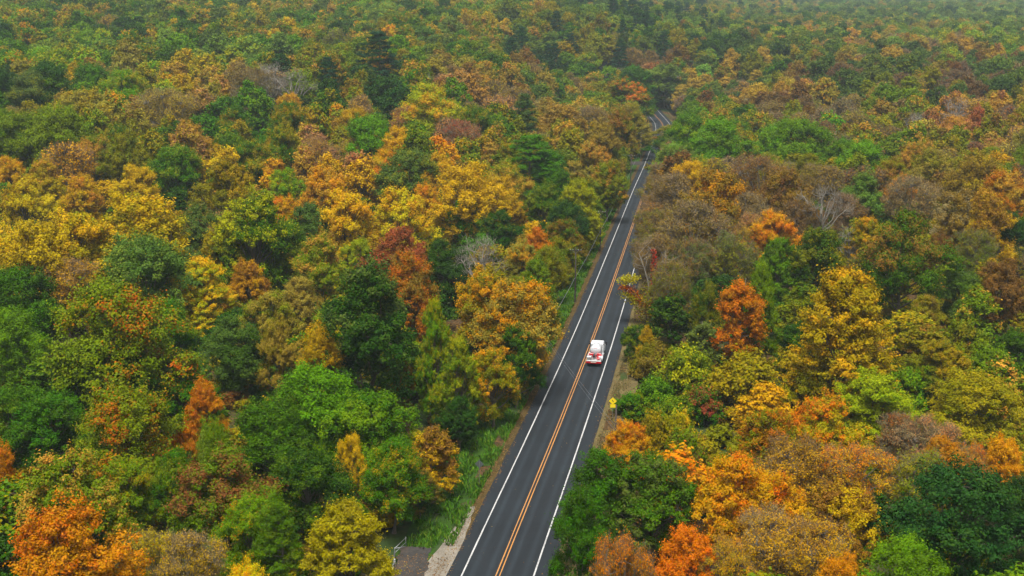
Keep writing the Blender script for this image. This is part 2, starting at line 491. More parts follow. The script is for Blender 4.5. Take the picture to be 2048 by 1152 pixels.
LEDGE, REDGE = -5.15, 5.45            # asphalt edges either side of the centre line
def build_road():
    rd = ribbon('road', LEDGE, REDGE, 0.06, M_ASPH, -50, 900, jit0=.10, jit1=.12)
    tag(rd, 'dark two lane asphalt road climbing through the autumn forest', kind='structure')
    for i, (a, b, mt, nm) in enumerate([(-3.70, -3.54, M_WHITE, 'edge_line'), (3.54, 3.70, M_WHITE, 'edge_line'),
                                        (-.245, -.125, M_YELL, 'centre_line'), (.125, .245, M_YELL, 'centre_line')]):
        ribbon(nm, a, b, 0.066 + .0005 * i, mt, -50, 900, parent=rd, jit0=.02, jit1=.02, seed=5 + i)
    v = ribbon('verge', -6.2, LEDGE + .25, 0.035, M_LITTER, -50, 900, jit0=.45, jit1=.12, seed=11)
    tag(v, 'strip of brown fallen leaves along the left edge of the road', kind='structure')
    v = ribbon('verge', REDGE - .25, 9.3, 0.035, M_TANGR, -50, 900, jit0=.12, jit1=.5, seed=12)
    tag(v, 'strip of dry tan grass and leaves along the right edge of the road', kind='structure')
    v = ribbon('grass_bank', lambda y: -12.0 + 3.0 * float(sstep(175, 215, y)), -6.0, 0.02, M_GREENGR, 60, 480, jit0=1.0, jit1=.4, seed=13, nsub=3, hump=1)
    tag(v, 'green grassy bank between the left road edge and the trees', kind='structure')
build_road()
# ------------------------------------------------------------------ tree prototypes
def unit(v):
    return v / np.maximum(np.linalg.norm(v, axis=-1, keepdims=True), 1e-9)

# kind: nominal height, nominal width, crown base (fraction of height)
KIND = {
    'oak':     dict(H=18, W=15, base=.17, prof=[(0, .62), (.2, .92), (.42, 1.0), (.65, .86), (.85, .55), (1, .12)], nl=27, lr=(1.6, 2.9), flat=.78, sub=26, sr=(.62, .95), K=80, leaf=0.1518, up=.35),
    'maple':   dict(H=18, W=12, base=.14, prof=[(0, .55), (.22, .95), (.4, 1.0), (.62, .80), (.85, .45), (1, .05)], nl=32, lr=(1.0, 2.1), flat=1.2, sub=22, sr=(.45, .75), K=80, leaf=0.1380, up=.25),
    'layered': dict(H=17, W=14, base=.10, prof=[(0, .7), (.2, 1.0), (.45, .9), (.7, .62), (.9, .32), (1, .05)], nl=58, lr=(1.4, 2.2), flat=.55, sub=18, sr=(.42, .7), K=80, leaf=0.1334, up=.55),
    'pine':    dict(H=22, W=11, base=.22, prof=[(0, .75), (.2, 1.0), (.45, .82), (.7, .55), (.9, .28), (1, .05)], nl=56, lr=(1.0, 1.8), flat=.40, sub=16, sr=(.35, .6), K=76, leaf=0.1380, up=.5),
    'hemlock': dict(H=17, W=9, base=.08, prof=[(0, 1.0), (.25, .86), (.5, .62), (.75, .36), (1, .03)], nl=60, lr=(.9, 1.4), flat=.42, sub=14, sr=(.32, .55), K=72, leaf=0.1288, up=.1),
    'column':  dict(H=15, W=6.5, base=.10, prof=[(0, .8), (.25, 1.0), (.5, .85), (.75, .6), (1, .1)], nl=26, lr=(.8, 1.3), flat=1.2, sub=18, sr=(.38, .62), K=84, leaf=0.1242, up=.2),
    'sparse':  dict(H=16, W=12, base=.24, prof=[(0, .5), (.25, .9), (.5, 1.0), (.75, .82), (1, .35)], nl=24, lr=(1.5, 2.2), flat=1.1, sub=26, sr=(.5, .85), K=40, leaf=0.1150, up=.2, twig=9),
    'bare':    dict(H=15, W=9, base=.30, prof=[(0, .35), (.3, .75), (.6, 1.0), (1, .6)], nl=14, lr=(1.2, 1.8), flat=1.2, sub=12, sr=(.5, .8), K=0, leaf=0.1840, up=.2, twig=5),
    'shrub':   dict(H=4, W=6, base=.0, prof=[(0, .9), (.3, 1.0), (.6, .85), (1, .3)], nl=13, lr=(.8, 1.25), flat=.9, sub=18, sr=(.32, .52), K=80, leaf=0.1196, up=.3),
}

def tree_points(kind, seed):
    """lobes and clumps of a crown: the skeleton both detail levels share"""
    k = KIND[kind]; r = np.random.RandomState(seed)
    H, W, zb = k['H'], k['W'], k['base'] * k['H']
    pt = np.array(k['prof'])
    ecc = r.uniform(.80, 1.25); phase = r.uniform(0, 6.28)
    L = []
    n = k['nl']; ga = 2.39996
    for i in range(n):
        for _ in range(20):
            if kind in ('pine', 'hemlock', 'layered'):
                t = (i + r.uniform(.1, .9)) / n
                t = t ** 1.25
                if kind == 'pine': t = .45 * t + .55 * (round(t * 9) + r.uniform(-.5, .5)) / 9.0
                t = min(max(t, 0.0), .99)
                rr = np.interp(t, pt[:, 0], pt[:, 1])
                rho = rr * r.uniform(.35, .95) ** .7
            else:
                t = r.beta(1.5, 1.25) if i > 2 else .9 - .05 * i
                rr = np.interp(t, pt[:, 0], pt[:, 1])
                rho = rr * (r.uniform(.15, 1) ** .55)
            th = i * ga + phase + r.uniform(-.5, .5)
            lr = r.uniform(*k['lr'])
            lim = max(W / 2 - lr * .75, .15)
            wob = 1 + .20 * math.sin(2 * th + phase + t * 2) + .16 * math.sin(3 * th + 1.7 * phase - t * 3)
            c = np.array([rho * lim * wob * math.cos(th) * ecc, rho * lim * wob * math.sin(th) / ecc, zb + lr * k['flat'] * .6 + t * (H - zb - lr * k['flat'] * 1.35)])
            if all(np.linalg.norm((c - q[0]) / np.array([1, 1, k['flat']])) > .62 * (lr + q[1]) * .8 for q in L):
                break
        if kind in ('pine', 'hemlock'):
            c[2] -= .10 * rho * lim if kind == 'hemlock' else -.06 * rho * lim
        L.append((c, lr * (1.0 if kind != 'hemlock' else (1.15 - .6 * t))))
    cen = np.array([q[0] for q in L]); rad = np.array([q[1] for q in L])
    S = []; SR = []; SL = []
    for i in range(len(L)):
        m = k['sub']
        d = unit(r.normal(size=(m * 2, 3)))
        out = unit(np.array([cen[i, 0], cen[i, 1], (cen[i, 2] - (zb + .35 * (H - zb))) * .9 + 1e-3]))
        w = d @ out * .7 + d[:, 2] * (.35 + k['up'])
        d = d[np.argsort(-w + r.normal(size=len(d)) * .35)][:m]
        p = cen[i] + d * rad[i] * np.array([1, 1, k['flat']]) * np.where(r.rand(m, 1) < .18, r.uniform(1.0, 1.28, (m, 1)), r.uniform(.55, 1.02, (m, 1)))
        S.append(p); SR.append(r.uniform(*k['sr'], m)); SL.append(np.full(m, i))
    S = np.concatenate(S); SR = np.concatenate(SR); SL = np.concatenate(SL)
    # drop clumps buried deep inside another lobe
    buried = np.zeros(len(S), bool)
    for j in range(len(L)):
        q = (S - cen[j]) / (rad[j] * np.array([1, 1, k['flat']]))
        buried |= (np.linalg.norm(q, axis=1) < .6) & (SL != j)
    S, SR, SL = S[~buried], SR[~buried], SL[~buried]
    return cen, rad, S, SR, SL

def leaf_mesh(name, kind, seed, q, mat):
    """q is the share of leaves kept; what is left grows so that the crown stays as dense"""
    k = KIND[kind]; r = np.random.RandomState(seed + 77)
    cen, rad, S, SR, SL = tree_points(kind, seed)
    K = max(2, int(round(k['K'] * q)))
    grow = (1 / max(q, 1e-3)) ** .46
    n = len(S) * K
    sid = np.repeat(np.arange(len(S)), K)
    d = unit(r.normal(size=(n, 3)) + np.array([0, 0, k['up']]))
    lobe_out = unit(S - cen[SL])
    flat = .62 if kind in ('pine', 'hemlock', 'layered') else .85
    p = S[sid] + d * SR[sid][:, None] * (r.uniform(.25, 1.08, (n, 1)) ** .6) * np.array([1, 1, flat])
    # tufts reach outwards and thin towards their tips
    reach = unit(lobe_out * .7 + np.array([0, 0, .45]) + unit(S - np.array([0, 0, k['H'] * .45])) * .4)
    p = p + reach[sid] * (r.exponential(.42, (n, 1)) * SR[sid][:, None] - .2 * SR[sid][:, None])
    nrm = unit(d * .8 + lobe_out[sid] * .5 + np.array([0, 0, .55]) + r.normal(size=(n, 3)) * .55)
    t = unit(np.cross(nrm, r.normal(size=(n, 3))))
    b = np.cross(nrm, t)
    a = k['leaf'] * grow * r.uniform(.65, 1.3, (n, 1))
    asp = .34 if kind in ('pine', 'hemlock') else .66
    droop = np.array([0, 0, -.25]) * a
    v = np.empty((n, 4, 3), np.float32)
    v[:, 0] = p - t * a + droop * .3; v[:, 1] = p + b * a * asp; v[:, 2] = p + t * a + droop; v[:, 3] = p - b * a * asp
    lobe_r = r.rand(len(cen)); sub_r = r.rand(len(S))
    hrel = np.clip((S[:, 2] - k['base'] * k['H']) / (k['H'] * (1 - k['base'])), 0, 1)
    fleck = np.clip(.42 * lobe_r[SL] + .38 * sub_r + .20 * hrel, 0, 1)[sid]
    fleck = np.clip(fleck + r.normal(size=n) * .10, 0, 1).astype(np.float32)
    rnd = np.clip(.5 + .22 * (sub_r[sid] - .5) * 2 + r.normal(size=n) * .2, 0, 1).astype(np.float32)
    me = bpy.data.meshes.new(name)
    me.vertices.add(n * 4); me.loops.add(n * 4); me.polygons.add(n)
    me.vertices.foreach_set('co', v.ravel())
    me.loops.foreach_set('vertex_index', np.arange(n * 4, dtype=np.int32))
    me.polygons.foreach_set('loop_start', np.arange(0, n * 4, 4, dtype=np.int32))
    me.update(calc_edges=True)
    for nm, arr in (('rnd', rnd), ('fleck', fleck)):
        at_ = me.attributes.new(nm, 'FLOAT', 'FACE'); at_.data.foreach_set('value', arr)
    me.materials.append(mat)
    return me

def wood_geo(kind, seed, fine=True):
    k = KIND[kind]; r = np.random.RandomState(seed + 5)
    cen, rad, S, SR, SL = tree_points(kind, seed)
    H = k['H']; zb = k['base'] * H
    mb = MB()
    lean = r.uniform(-.04, .04, 2)
    con = kind in ('pine', 'hemlock', 'column')
    top = H * (.98 if con else .72)
    r0 = H * (.017 if kind != 'shrub' else .012)
    def axis(z):
        return np.array([lean[0] * z + .18 * math.sin(z * .5 + seed), lean[1] * z + .18 * math.cos(z * .43 + seed), z])
    if kind != 'shrub':
        zs = np.concatenate([[-.9, .0, .5], np.linspace(1.5, top, 8)])
        mb.tube([axis(z) for z in zs], [r0 * 1.9, r0 * 1.7, r0 * 1.2] + [r0 * (1.0 - .86 * (z / top)) for z in zs[3:]], 8)
    for i in range(len(cen)):
        c = cen[i]
        if kind == 'shrub':
            z0 = .0; s = np.array([c[0] * .15, c[1] * .15, -.2])
        else:
            z0 = max(zb * .75, c[2] * (.9 if con else r.uniform(.45, .68)))
            z0 = min(z0, top * .95); s = axis(z0)
        if con:
            pts = [s, (s + c) / 2 + np.array([0, 0, -.15]), c]
        else:
            hor = np.linalg.norm(c[:2] - s[:2])
            m1 = s + (c - s) * .4 + np.array([0, 0, -.04 * hor]) + r.normal(size=3) * .2
            m2 = s + (c - s) * .75 + r.normal(size=3) * .2
            pts = [s, m1, m2, c]
        rr = r0 * (1 - .8 * z0 / H) * (.55 if not con else .35)
        mb.tube(pts, np.linspace(max(rr, .06), .04, len(pts)) * (1.7 if kind == 'bare' else (1.35 if kind == 'sparse' else 1.0)), 5, cap=False)
    nbr = len(S) if k.get('twig') else min(len(S), 90)
    idx = r.permutation(len(S))[:nbr]
    for j in idx:
        c = cen[SL[j]]; p = S[j]
        mb.tube([c, (c + p) / 2 + r.normal(size=3) * .12, p], [.045, .03, .015], 3, cap=False)
    return mb, (cen, rad, S, SR, SL)

def twig_geo(kind, seed, pts, mb):
    k = KIND[kind]; r = np.random.RandomState(seed + 9)
    cen, rad, S, SR, SL = pts
    for j in range(len(S)):
        out = unit(S[j] - np.array([0, 0, k['H'] * .35])) * .5 + unit(S[j] - cen[SL[j]]) * .5 + np.array([0, 0, .55])
        for _ in range(k['twig']):
            s = S[j] + r.normal(size=3) * .22
            d = unit(out + r.normal(size=3) * .55) * r.uniform(.5, 1.25)
            a = unit(np.cross(d, r.normal(size=3))) * .022
            e = s + d
            mb.quad(s - a, s + a, e + r.normal(size=3) * .02)
            b_ = unit(np.cross(d, a)) * .022
            mb.quad(s - b_, s + b_, e)

PROTO = {}     # (kind, variant) -> (trunk mesh, crown mesh)
FARCOL = bpy.data.collections.new('forest_kinds')       # kept out of the scene: only the forest mass draws on it
FARIDX = {}
NV = {'oak': 4, 'maple': 4, 'layered': 2, 'pine': 2, 'hemlock': 1, 'column': 2, 'sparse': 3, 'bare': 2, 'shrub': 2}
def build_protos():
    kn = 0
    for kind, nv in NV.items():
        for v in range(nv):
            seed = 100 * (1 + list(NV).index(kind)) + v * 7
            mb, pts = wood_geo(kind, seed)
            pale = kind in ('bare',) or (kind == 'sparse' and v != 1)
            tw = MB()
            if KIND[kind].get('twig'):
                twig_geo(kind, seed, pts, tw)
            trunk = mb.mesh('trunk', M_BARK_P if pale else M_BARK, True)
            if kind == 'bare':
                crown = tw.mesh('crown', M_BARK_P)
            else:
                crown = leaf_mesh('crown', kind, seed, 1.0, M_LEAF)
            twm = tw.mesh('twigs', M_TWIG) if (tw.f and kind != 'bare') else None
            PROTO[(kind, v)] = (trunk, crown, twm)
            # far version: leaves and wood in one mesh
            if kind == 'bare':
                fm = MB(); fm.v = mb.v + tw.v; fm.f = mb.f + [tuple(i + len(mb.v) for i in f) for f in tw.f]
                fme = fm.mesh('far_tree', M_BARK_P)
            else:
                fme = leaf_mesh('far_tree', kind, seed, .17, M_LEAF_I)
                fme.materials.append(M_BARK)
                # add wood
                import bmesh
                bm = bmesh.new(); bm.from_mesh(fme)
                wm = trunk.copy(); bm.from_mesh(wm)
                nleaf = len(fme.polygons)
                bm.faces.ensure_lookup_table()
                for f in bm.faces[nleaf:]: f.material_index = 1
                if twm is not None:
                    n0 = len(bm.faces); bm.from_mesh(twm); bm.faces.ensure_lookup_table()
                    for f in bm.faces[n0:]: f.material_index = 2
                    fme.materials.append(M_TWIG)
                bm.to_mesh(fme); bm.free(); bpy.data.meshes.remove(wm)
            o = bpy.data.objects.new('a%02d_far_tree' % kn, fme)
            FARCOL.objects.link(o)
            FARIDX[(kind, v)] = kn
            kn += 1
build_protos()

# ------------------------------------------------------------------ palette (base colours of leaves)
PAL = {
    'DG': (.032, .074, .005), 'G': (.064, .136, .005), 'BG': (.125, .230, .005), 'YG': (.30, .30, .005), 'LG': (.150, .225, .028),
    'GG': (.088, .128, .020), 'OLG': (.142, .182, .007), 'OL': (.190, .172, .009), 'OLY': (.31, .220, .007), 'Y': (.56, .35, .008),
    'GO': (.52, .255, .008), 'O': (.54, .170, .009), 'RO': (.38, .120, .008), 'BR': (.210, .118, .020), 'KH': (.290, .210, .034),
    'RB': (.150, .068, .020), 'R': (.46, .045, .015), 'OR': (.60, .12, .018), 'BK': (.26, .070, .028), 'PK': (.34, .170, .06),
    'MV': (.220, .158, .068), 'TG': (.026, .062, .010), 'PN': (.016, .056, .018), 'PG': (.070, .155, .006), 'PE': (.42, .23, .035),
}
WORD = {'DG': 'dark green', 'G': 'deep green', 'BG': 'bright green', 'YG': 'yellow-green', 'LG': 'pale green', 'GG': 'grey-green',
        'OLG': 'olive green', 'OL': 'olive', 'OLY': 'golden olive', 'Y': 'yellow', 'GO': 'golden', 'O': 'orange', 'RO': 'rust orange',
        'BR': 'brown', 'KH': 'khaki', 'RB': 'red-brown', 'R': 'red', 'OR': 'vivid orange-red', 'BK': 'brick red', 'PK': 'salmon pink',
        'MV': 'mauve-brown', 'TG': 'blackish green', 'PN': 'blue-green', 'PG': 'fresh green', 'PE': 'peach'}
KWORD = {'oak': 'broad domed tree', 'maple': 'rounded tree', 'layered': 'tiered tree', 'pine': 'white pine', 'hemlock': 'conical conifer',
         'column': 'narrow upright tree', 'sparse': 'thin-leaved twiggy tree', 'bare': 'leafless grey tree', 'shrub': 'low bushy shrub'}
KNAME = {'oak': 'oak_tree', 'maple': 'maple_tree', 'layered': 'beech_tree', 'pine': 'pine_tree', 'hemlock': 'hemlock_tree', 'column': 'narrow_tree',
         'sparse': 'thinning_tree', 'bare': 'bare_tree', 'shrub': 'shrub'}

RNG = random.Random(4)
TREES = []     # dicts: x y z H W kind var tint acc amt name
def add_px(px, top, wpx, kind, col, acc=None, amt=0.0, name=None, H=None, asp=None, dz=0.0):
    """place a tree from where its top and its width stand in the frame; its depth follows from its height"""
    k = KIND[kind]
    h = H or k['H']
    for _ in range(4):
        x, y, z = at(px, top, h)
        _, _, dep = proj(x, y, z + h)
        wm = wpx * dep / F
        if H is None:
            h = min(max(wm * 1.08 * k['H'] / k['W'] * (asp or 1.0), k['H'] * .6), k['H'] * 1.3)
    wm *= 1.14
    TREES.append(dict(x=x, y=y, z=z, H=h, W=wm, kind=kind, col=col, acc=acc, amt=amt, name=name, px=px, py=top, wpx=wpx, hand=True))

T = add_px
# --- nearest rows, left of the road
T(25, 775, 150, 'oak', 'G', 'BG', .2)
T(98, 788, 150, 'oak', 'G', 'DG', .35)
T(245, 775, 200, 'oak', 'OLG', 'RO', .30, 'olive green oak flecked with orange')
T(405, 766, 85, 'maple', 'O', 'RO', .4, 'small vivid orange maple among green oaks', H=9.5)
T(372, 850, 70, 'maple', 'O', 'RO', .3, H=8)
T(135, 898, 200, 'maple', 'OLG', 'PE', .38, 'olive green maple with pinkish leaf tips')
T(240, 915, 120, 'maple', 'OLG', 'OLY', .35)
T(120, 1018, 205, 'maple', 'O', 'RO', .36, 'large orange maple at the bottom left corner')
T(2, 895, 70, 'maple', 'RO', 'O', .4)
T(425, 838, 85, 'oak', 'OLG', 'LG', .3, H=15)
T(445, 905, 190, 'oak', 'OLG', 'RB', .45, 'grey-green oak with red leaves deep inside')
T(340, 905, 110, 'oak', 'G', 'OLG', .4)
T(290, 1062, 120, 'sparse', 'Y', 'OLY', .5)
T(375, 1075, 130, 'sparse', 'GO', 'MV', .4)
T(500, 995, 130, 'oak', 'BG', 'O', .22)
T(553, 1005, 130, 'hemlock', 'OLG', 'G', .6, 'dark conical hemlock at the bottom edge of the picture')
T(490, 1120, 120, 'maple', 'Y', 'GO', .4)
T(625, 735, 190, 'oak', 'BG', 'G', .5, 'huge green oak with a bright crown near the road')
T(540, 800, 170, 'oak', 'G', 'DG', .4)
T(735, 790, 170, 'oak', 'G', 'BG', .4)
T(785, 885, 140, 'oak', 'G', 'OLY', .2)
T(610, 900, 170, 'oak', 'DG', 'G', .4)
T(703, 868, 60, 'maple', 'GO', 'Y', .5, 'slim golden tree in front of the huge green oak', H=10)
T(690, 1015, 195, 'layered', 'OLY', 'OL', .38, 'golden tiered tree beside the side drive')
T(862, 848, 78, 'column', 'GO', 'BR', .55, 'golden vine-covered tree at the roadside', H=10)
T(918, 790, 70, 'maple', 'DG', 'TG', .3, H=8)
T(838, 940, 75, 'maple', 'DG', 'BR', .45, H=6)
T(893, 900, 50, 'shrub', 'G', 'DG', .4, 'dark green shrub at the edge of the left bank', H=3.5)
# --- second rows, left
T(35, 540, 170, 'oak', 'G', 'DG', .4)
T(15, 620, 150, 'oak', 'BG', 'G', .4)
T(215, 553, 250, 'oak', 'OLG', 'RO', .24, 'wide olive oak with pale limbs showing through')
T(330, 600, 130, 'oak', 'G', 'OLG', .35)
T(280, 465, 185, 'oak', 'GG', 'LG', .3, 'grey-green domed oak below the gold thicket')
T(400, 520, 130, 'layered', 'YG', 'Y', .45, 'yellow-green tiered tree beside the grey-green oak')
T(312, 527, 75, 'layered', 'YG', 'Y', .4, H=13)
T(60, 425, 150, 'maple', 'OLY', 'Y', .5)
T(135, 405, 140, 'maple', 'OLY', 'Y', .45)
T(20, 470, 120, 'maple', 'OLY', 'Y', .5)
T(172, 430, 62, 'column', 'GO', 'Y', .4, 'slim golden birch in the gold thicket', H=15)
T(125, 520, 110, 'sparse', 'GO', 'MV', .4)
T(270, 375, 170, 'maple', 'OLY', 'Y', .5, 'broad golden dome at the top of the gold thicket')
T(400, 415, 120, 'oak', 'GG', 'PK', .25)
T(505, 388, 150, 'maple', 'G', 'YG', .38, 'tall green maple turning yellow at its tips')
T(460, 440, 110, 'maple', 'OLG', 'OLY', .4)
T(492, 515, 90, 'maple', 'GO', 'BR', .45)
T(462, 642, 130, 'oak', 'GG', 'DG', .45)
T(352, 712, 130, 'oak', 'G', 'RO', .2)
T(250, 705, 120, 'oak', 'DG', 'G', .3, H=13)
T(150, 700, 120, 'oak', 'DG', 'G', .3, H=13)
T(566, 386, 85, 'maple', 'GO', 'O', .4)
T(620, 412, 110, 'oak', 'GG', 'TG', .35)
T(690, 370, 115, 'maple', 'Y', 'GO', .4, 'bright yellow maple left of centre')
T(792, 372, 115, 'maple', 'Y', 'GO', .4)
T(850, 362, 75, 'maple', 'GO', 'O', .4)
T(560, 447, 105, 'maple', 'OLG', 'YG', .45)
T(640, 470, 120, 'maple', 'OLG', 'PE', .4)
T(717, 478, 75, 'maple', 'YG', 'OLG', .4)
T(795, 447, 112, 'maple', 'BK', 'RB', .35, 'brick-red maple in the middle of the left forest')
T(815, 500, 125, 'maple', 'BR', 'RO', .45, 'tall rust-brown maple below the brick-red one')
T(885, 487, 115, 'oak', 'DG', 'TG', .4)
T(938, 397, 95, 'oak', 'PG', 'OLG', .35)
T(1000, 425, 80, 'oak', 'DG', 'OLY', .15)
T(735, 525, 200, 'maple', 'DG', 'GG', .35, 'big dark green tree in the centre left', asp=1.05)
T(598, 550, 90, 'maple', 'BR', 'KH', .5)
T(540, 582, 110, 'maple', 'KH', 'OLG', .4)
T(640, 655, 95, 'maple', 'GO', 'OLY', .4, H=14)
T(552, 640, 80, 'maple', 'KH', 'OL', .4, H=13)
T(868, 603, 75, 'layered', 'BG', 'YG', .4, 'slender bright green tree with a pale bare trunk', H=18)
T(915, 680, 95, 'layered', 'OLG', 'YG', .45, H=14)
T(975, 525, 130, 'maple', 'OL', 'GO', .45)
T(1036, 545, 160, 'maple', 'KH', 'GO', .4, 'khaki-gold tree overhanging the left verge')
T(958, 470, 95, 'bare', 'MV', None, 0, 'pale dead tree rising behind the khaki-gold tree')
T(1076, 450, 55, 'column', 'O', 'RO', .4, 'flame orange vine-wrapped tree near the pole')
T(1045, 478, 80, 'maple', 'KH', 'GO', .35)
T(1060, 640, 80, 'maple', 'GO', 'BR', .5, H=9)
T(1035, 655, 85, 'maple', 'DG', 'G', .3, H=12)
T(985, 690, 90, 'maple', 'OL', 'GO', .4, H=12)
T(800, 710, 60, 'maple', 'BR', 'RO', .35, H=9)
T(1133, 402, 78, 'oak', 'TG', 'G', .35, 'dark green oak beside the yellow-green roadside tree', asp=1.2)
T(1157, 360, 100, 'layered', 'YG', 'OLG', .3, 'bright yellow-green tree leaning to the left road edge', asp=1.15)
T(1062, 272, 140, 'pine', 'PG', 'G', .4, 'big green white pine near the road', H=22)
T(875, 305, 75, 'maple', 'GO', 'Y', .4)
T(935, 318, 130, 'maple', 'GO', 'Y', .5, 'large golden maple in the middle distance')
T(1000, 345, 90, 'maple', 'GO', 'OLY', .4)
T(1090, 370, 80, 'maple', 'G', 'OLG', .4)
T(1215, 318, 80, 'maple', 'OLG', 'PE', .3)
T(1185, 285, 85, 'maple', 'KH', 'PE', .4)
T(568, 333, 68, 'maple', 'BG', 'YG', .4, 'small bright green tree among brown ones')
T(645, 330, 105, 'maple', 'PE', 'GO', .4, 'peach-gold dome left of the grey-green tree')
T(820, 297, 120, 'oak', 'GG', 'OL', .35, 'grey-green tree behind the yellow maples')
T(735, 335, 60, 'maple', 'Y', 'OLY', .4)
T(745, 325, 50, 'oak', 'GG', 'G', .3)
T(855, 172, 125, 'oak', 'YG', 'GO', .35, 'yellow-green tree dotted with orange, standing above the canopy')
T(755, 65, 95, 'pine', 'PN', 'TG', .3, 'tallest dark pine on the left hillside', H=26)
T(655, 115, 55, 'pine', 'PN', 'TG', .3, H=20)
T(738, 228, 110, 'oak', 'BG', 'G', .4)
T(580, 185, 65, 'maple', 'GO', 'PE', .5)
T(458, 223, 42, 'maple', 'GO', 'O', .4, 'small glowing orange tree on the left slope', H=13)
T(455, 320, 110, 'maple', 'OL', 'OLY', .4)
T(350, 290, 110, 'oak', 'G', 'OLG', .4)
T(270, 325, 85, 'maple', 'Y', 'OLY', .35)
T(160, 345, 80, 'maple', 'GO', 'PE', .4)
T(85, 320, 80, 'maple', 'OLY', 'PE', .4)
T(45, 360, 90, 'maple', 'Y', 'OLY', .4)
T(12, 312, 60, 'maple', 'Y', 'GO', .4)
T(110, 210, 130, 'oak', 'OLG', 'BG', .4)
T(40, 225, 110, 'oak', 'OLG', 'G', .4)
T(330, 175, 120, 'sparse', 'PE', 'KH', .5)
T(165, 170, 120, 'maple', 'KH', 'OLY', .4)
T(60, 140, 100, 'oak', 'GG', 'OLG', .3)
T(95, 125, 110, 'oak', 'DG', 'G', .3)
T(180, 125, 90, 'oak', 'G', 'TG', .3)
T(815, 215, 70, 'sparse', 'BK', 'PK', .5)
T(925, 238, 80, 'sparse', 'PK', 'BK', .5)
T(540, 125, 90, 'bare', 'MV')
T(500, 135, 80, 'sparse', 'MV', 'BR', .5)
T(580, 140, 70, 'bare', 'MV')
T(700, 275, 65, 'sparse', 'PE', 'Y', .5)
T(1912, 196, 62, 'bare', 'MV')
T(1835, 222, 55, 'bare', 'MV')
T(1342, 143, 60, 'bare', 'MV')
T(1785, 480, 45, 'bare', 'MV')
T(1700, 455, 70, 'bare', 'MV')
# --- along the left road edge, far
T(1205, 240, 85, 'maple', 'BR', 'KH', .4)
T(1250, 160, 90, 'maple', 'OLG', 'O', .32, 'green tree with an orange top beside the far road')
T(1268, 133, 75, 'oak', 'G', 'DG', .4)
T(1262, 200, 70, 'maple', 'KH', 'OL', .4)
T(1240, 215, 80, 'maple', 'OL', 'BR', .4)
T(1265, 240, 55, 'oak', 'DG', 'G', .3, H=14)
T(1225, 265, 70, 'maple', 'BR', 'RO', .3, H=14)
T(1120, 200, 110, 'maple', 'BR', 'KH', .5, 'brown tree left of the far road')
T(1050, 185, 65, 'pine', 'GG', 'PN', .4)
T(1180, 215, 90, 'sparse', 'BR', 'MV', .4)
# --- right of the road, far
T(1330, 130, 90, 'oak', 'GG', 'LG', .4)
T(1305, 120, 60, 'maple', 'BK', 'PK', .4, 'red maple at the end of the visible road')
T(1380, 220, 100, 'oak', 'G', 'BG', .4)
T(1440, 235, 120, 'oak', 'BG', 'G', .4, 'bright green oak mass right of the far road')
T(1600, 240, 130, 'oak', 'BG', 'G', .4)
T(1550, 255, 90, 'oak', 'BG', 'OLY', .2)
T(1735, 265, 110, 'oak', 'BG', 'DG', .4)
T(1690, 280, 90, 'oak', 'G', 'BG', .4)
T(1775, 320, 80, 'oak', 'OL', 'G', .4)
T(1350, 290, 90, 'oak', 'LG', 'GG', .4)
T(1405, 315, 60, 'maple', 'LG', 'YG', .4, H=13)
T(1430, 330, 130, 'maple', 'BR', 'GO', .35, 'broad brown tree beside the far right lane')
T(1350, 345, 110, 'sparse', 'BR', 'MV', .45)
T(1520, 310, 120, 'sparse', 'BR', 'RB', .4)
T(1570, 320, 110, 'maple', 'BR', 'RB', .4)
T(1500, 390, 90, 'sparse', 'MV', 'BR', .4)
T(1390, 400, 130, 'sparse', 'BR', 'MV', .45)
T(1320, 405, 90, 'sparse', 'BR', 'PE', .3, H=12)
T(1310, 470, 90, 'sparse', 'MV', 'BR', .4, H=13)
T(1432, 440, 92, 'oak', 'GO', 'RO', .4, 'golden dome above the grey twiggy trees', H=15)
T(1550, 418, 85, 'maple', 'GO', 'O', .4, 'golden-orange drooping tree right of centre')
T(1500, 430, 80, 'sparse', 'PE', 'PK', .4)
T(1645, 333, 58, 'maple', 'Y', 'YG', .3, 'small bright yellow tree among brown ones')
T(1645, 365, 90, 'bare', 'MV', None, 0, 'leafless pale grey tree on the right')
T(1600, 400, 90, 'sparse', 'RB', 'BR', .4)
T(1690, 390, 80, 'sparse', 'RB', 'MV', .4)
T(1730, 345, 88, 'maple', 'LG', 'GG', .4, 'pale green willow-like tree on the right')
T(1830, 350, 100, 'sparse', 'PK', 'MV', .5)
T(1805, 355, 60, 'maple', 'O', 'PE', .4)
T(1920, 370, 110, 'maple', 'BR', 'MV', .4)
T(1980, 388, 110, 'maple', 'GO', 'BR', .45)
T(1960, 305, 120, 'oak', 'BR', 'OLY', .4)
T(2015, 325, 110, 'maple', 'PE', 'RO', .45, 'peach-orange tree at the right edge')
T(1870, 280, 90, 'maple', 'KH', 'OL', .4)
T(1830, 290, 80, 'oak', 'OL', 'BR', .4)
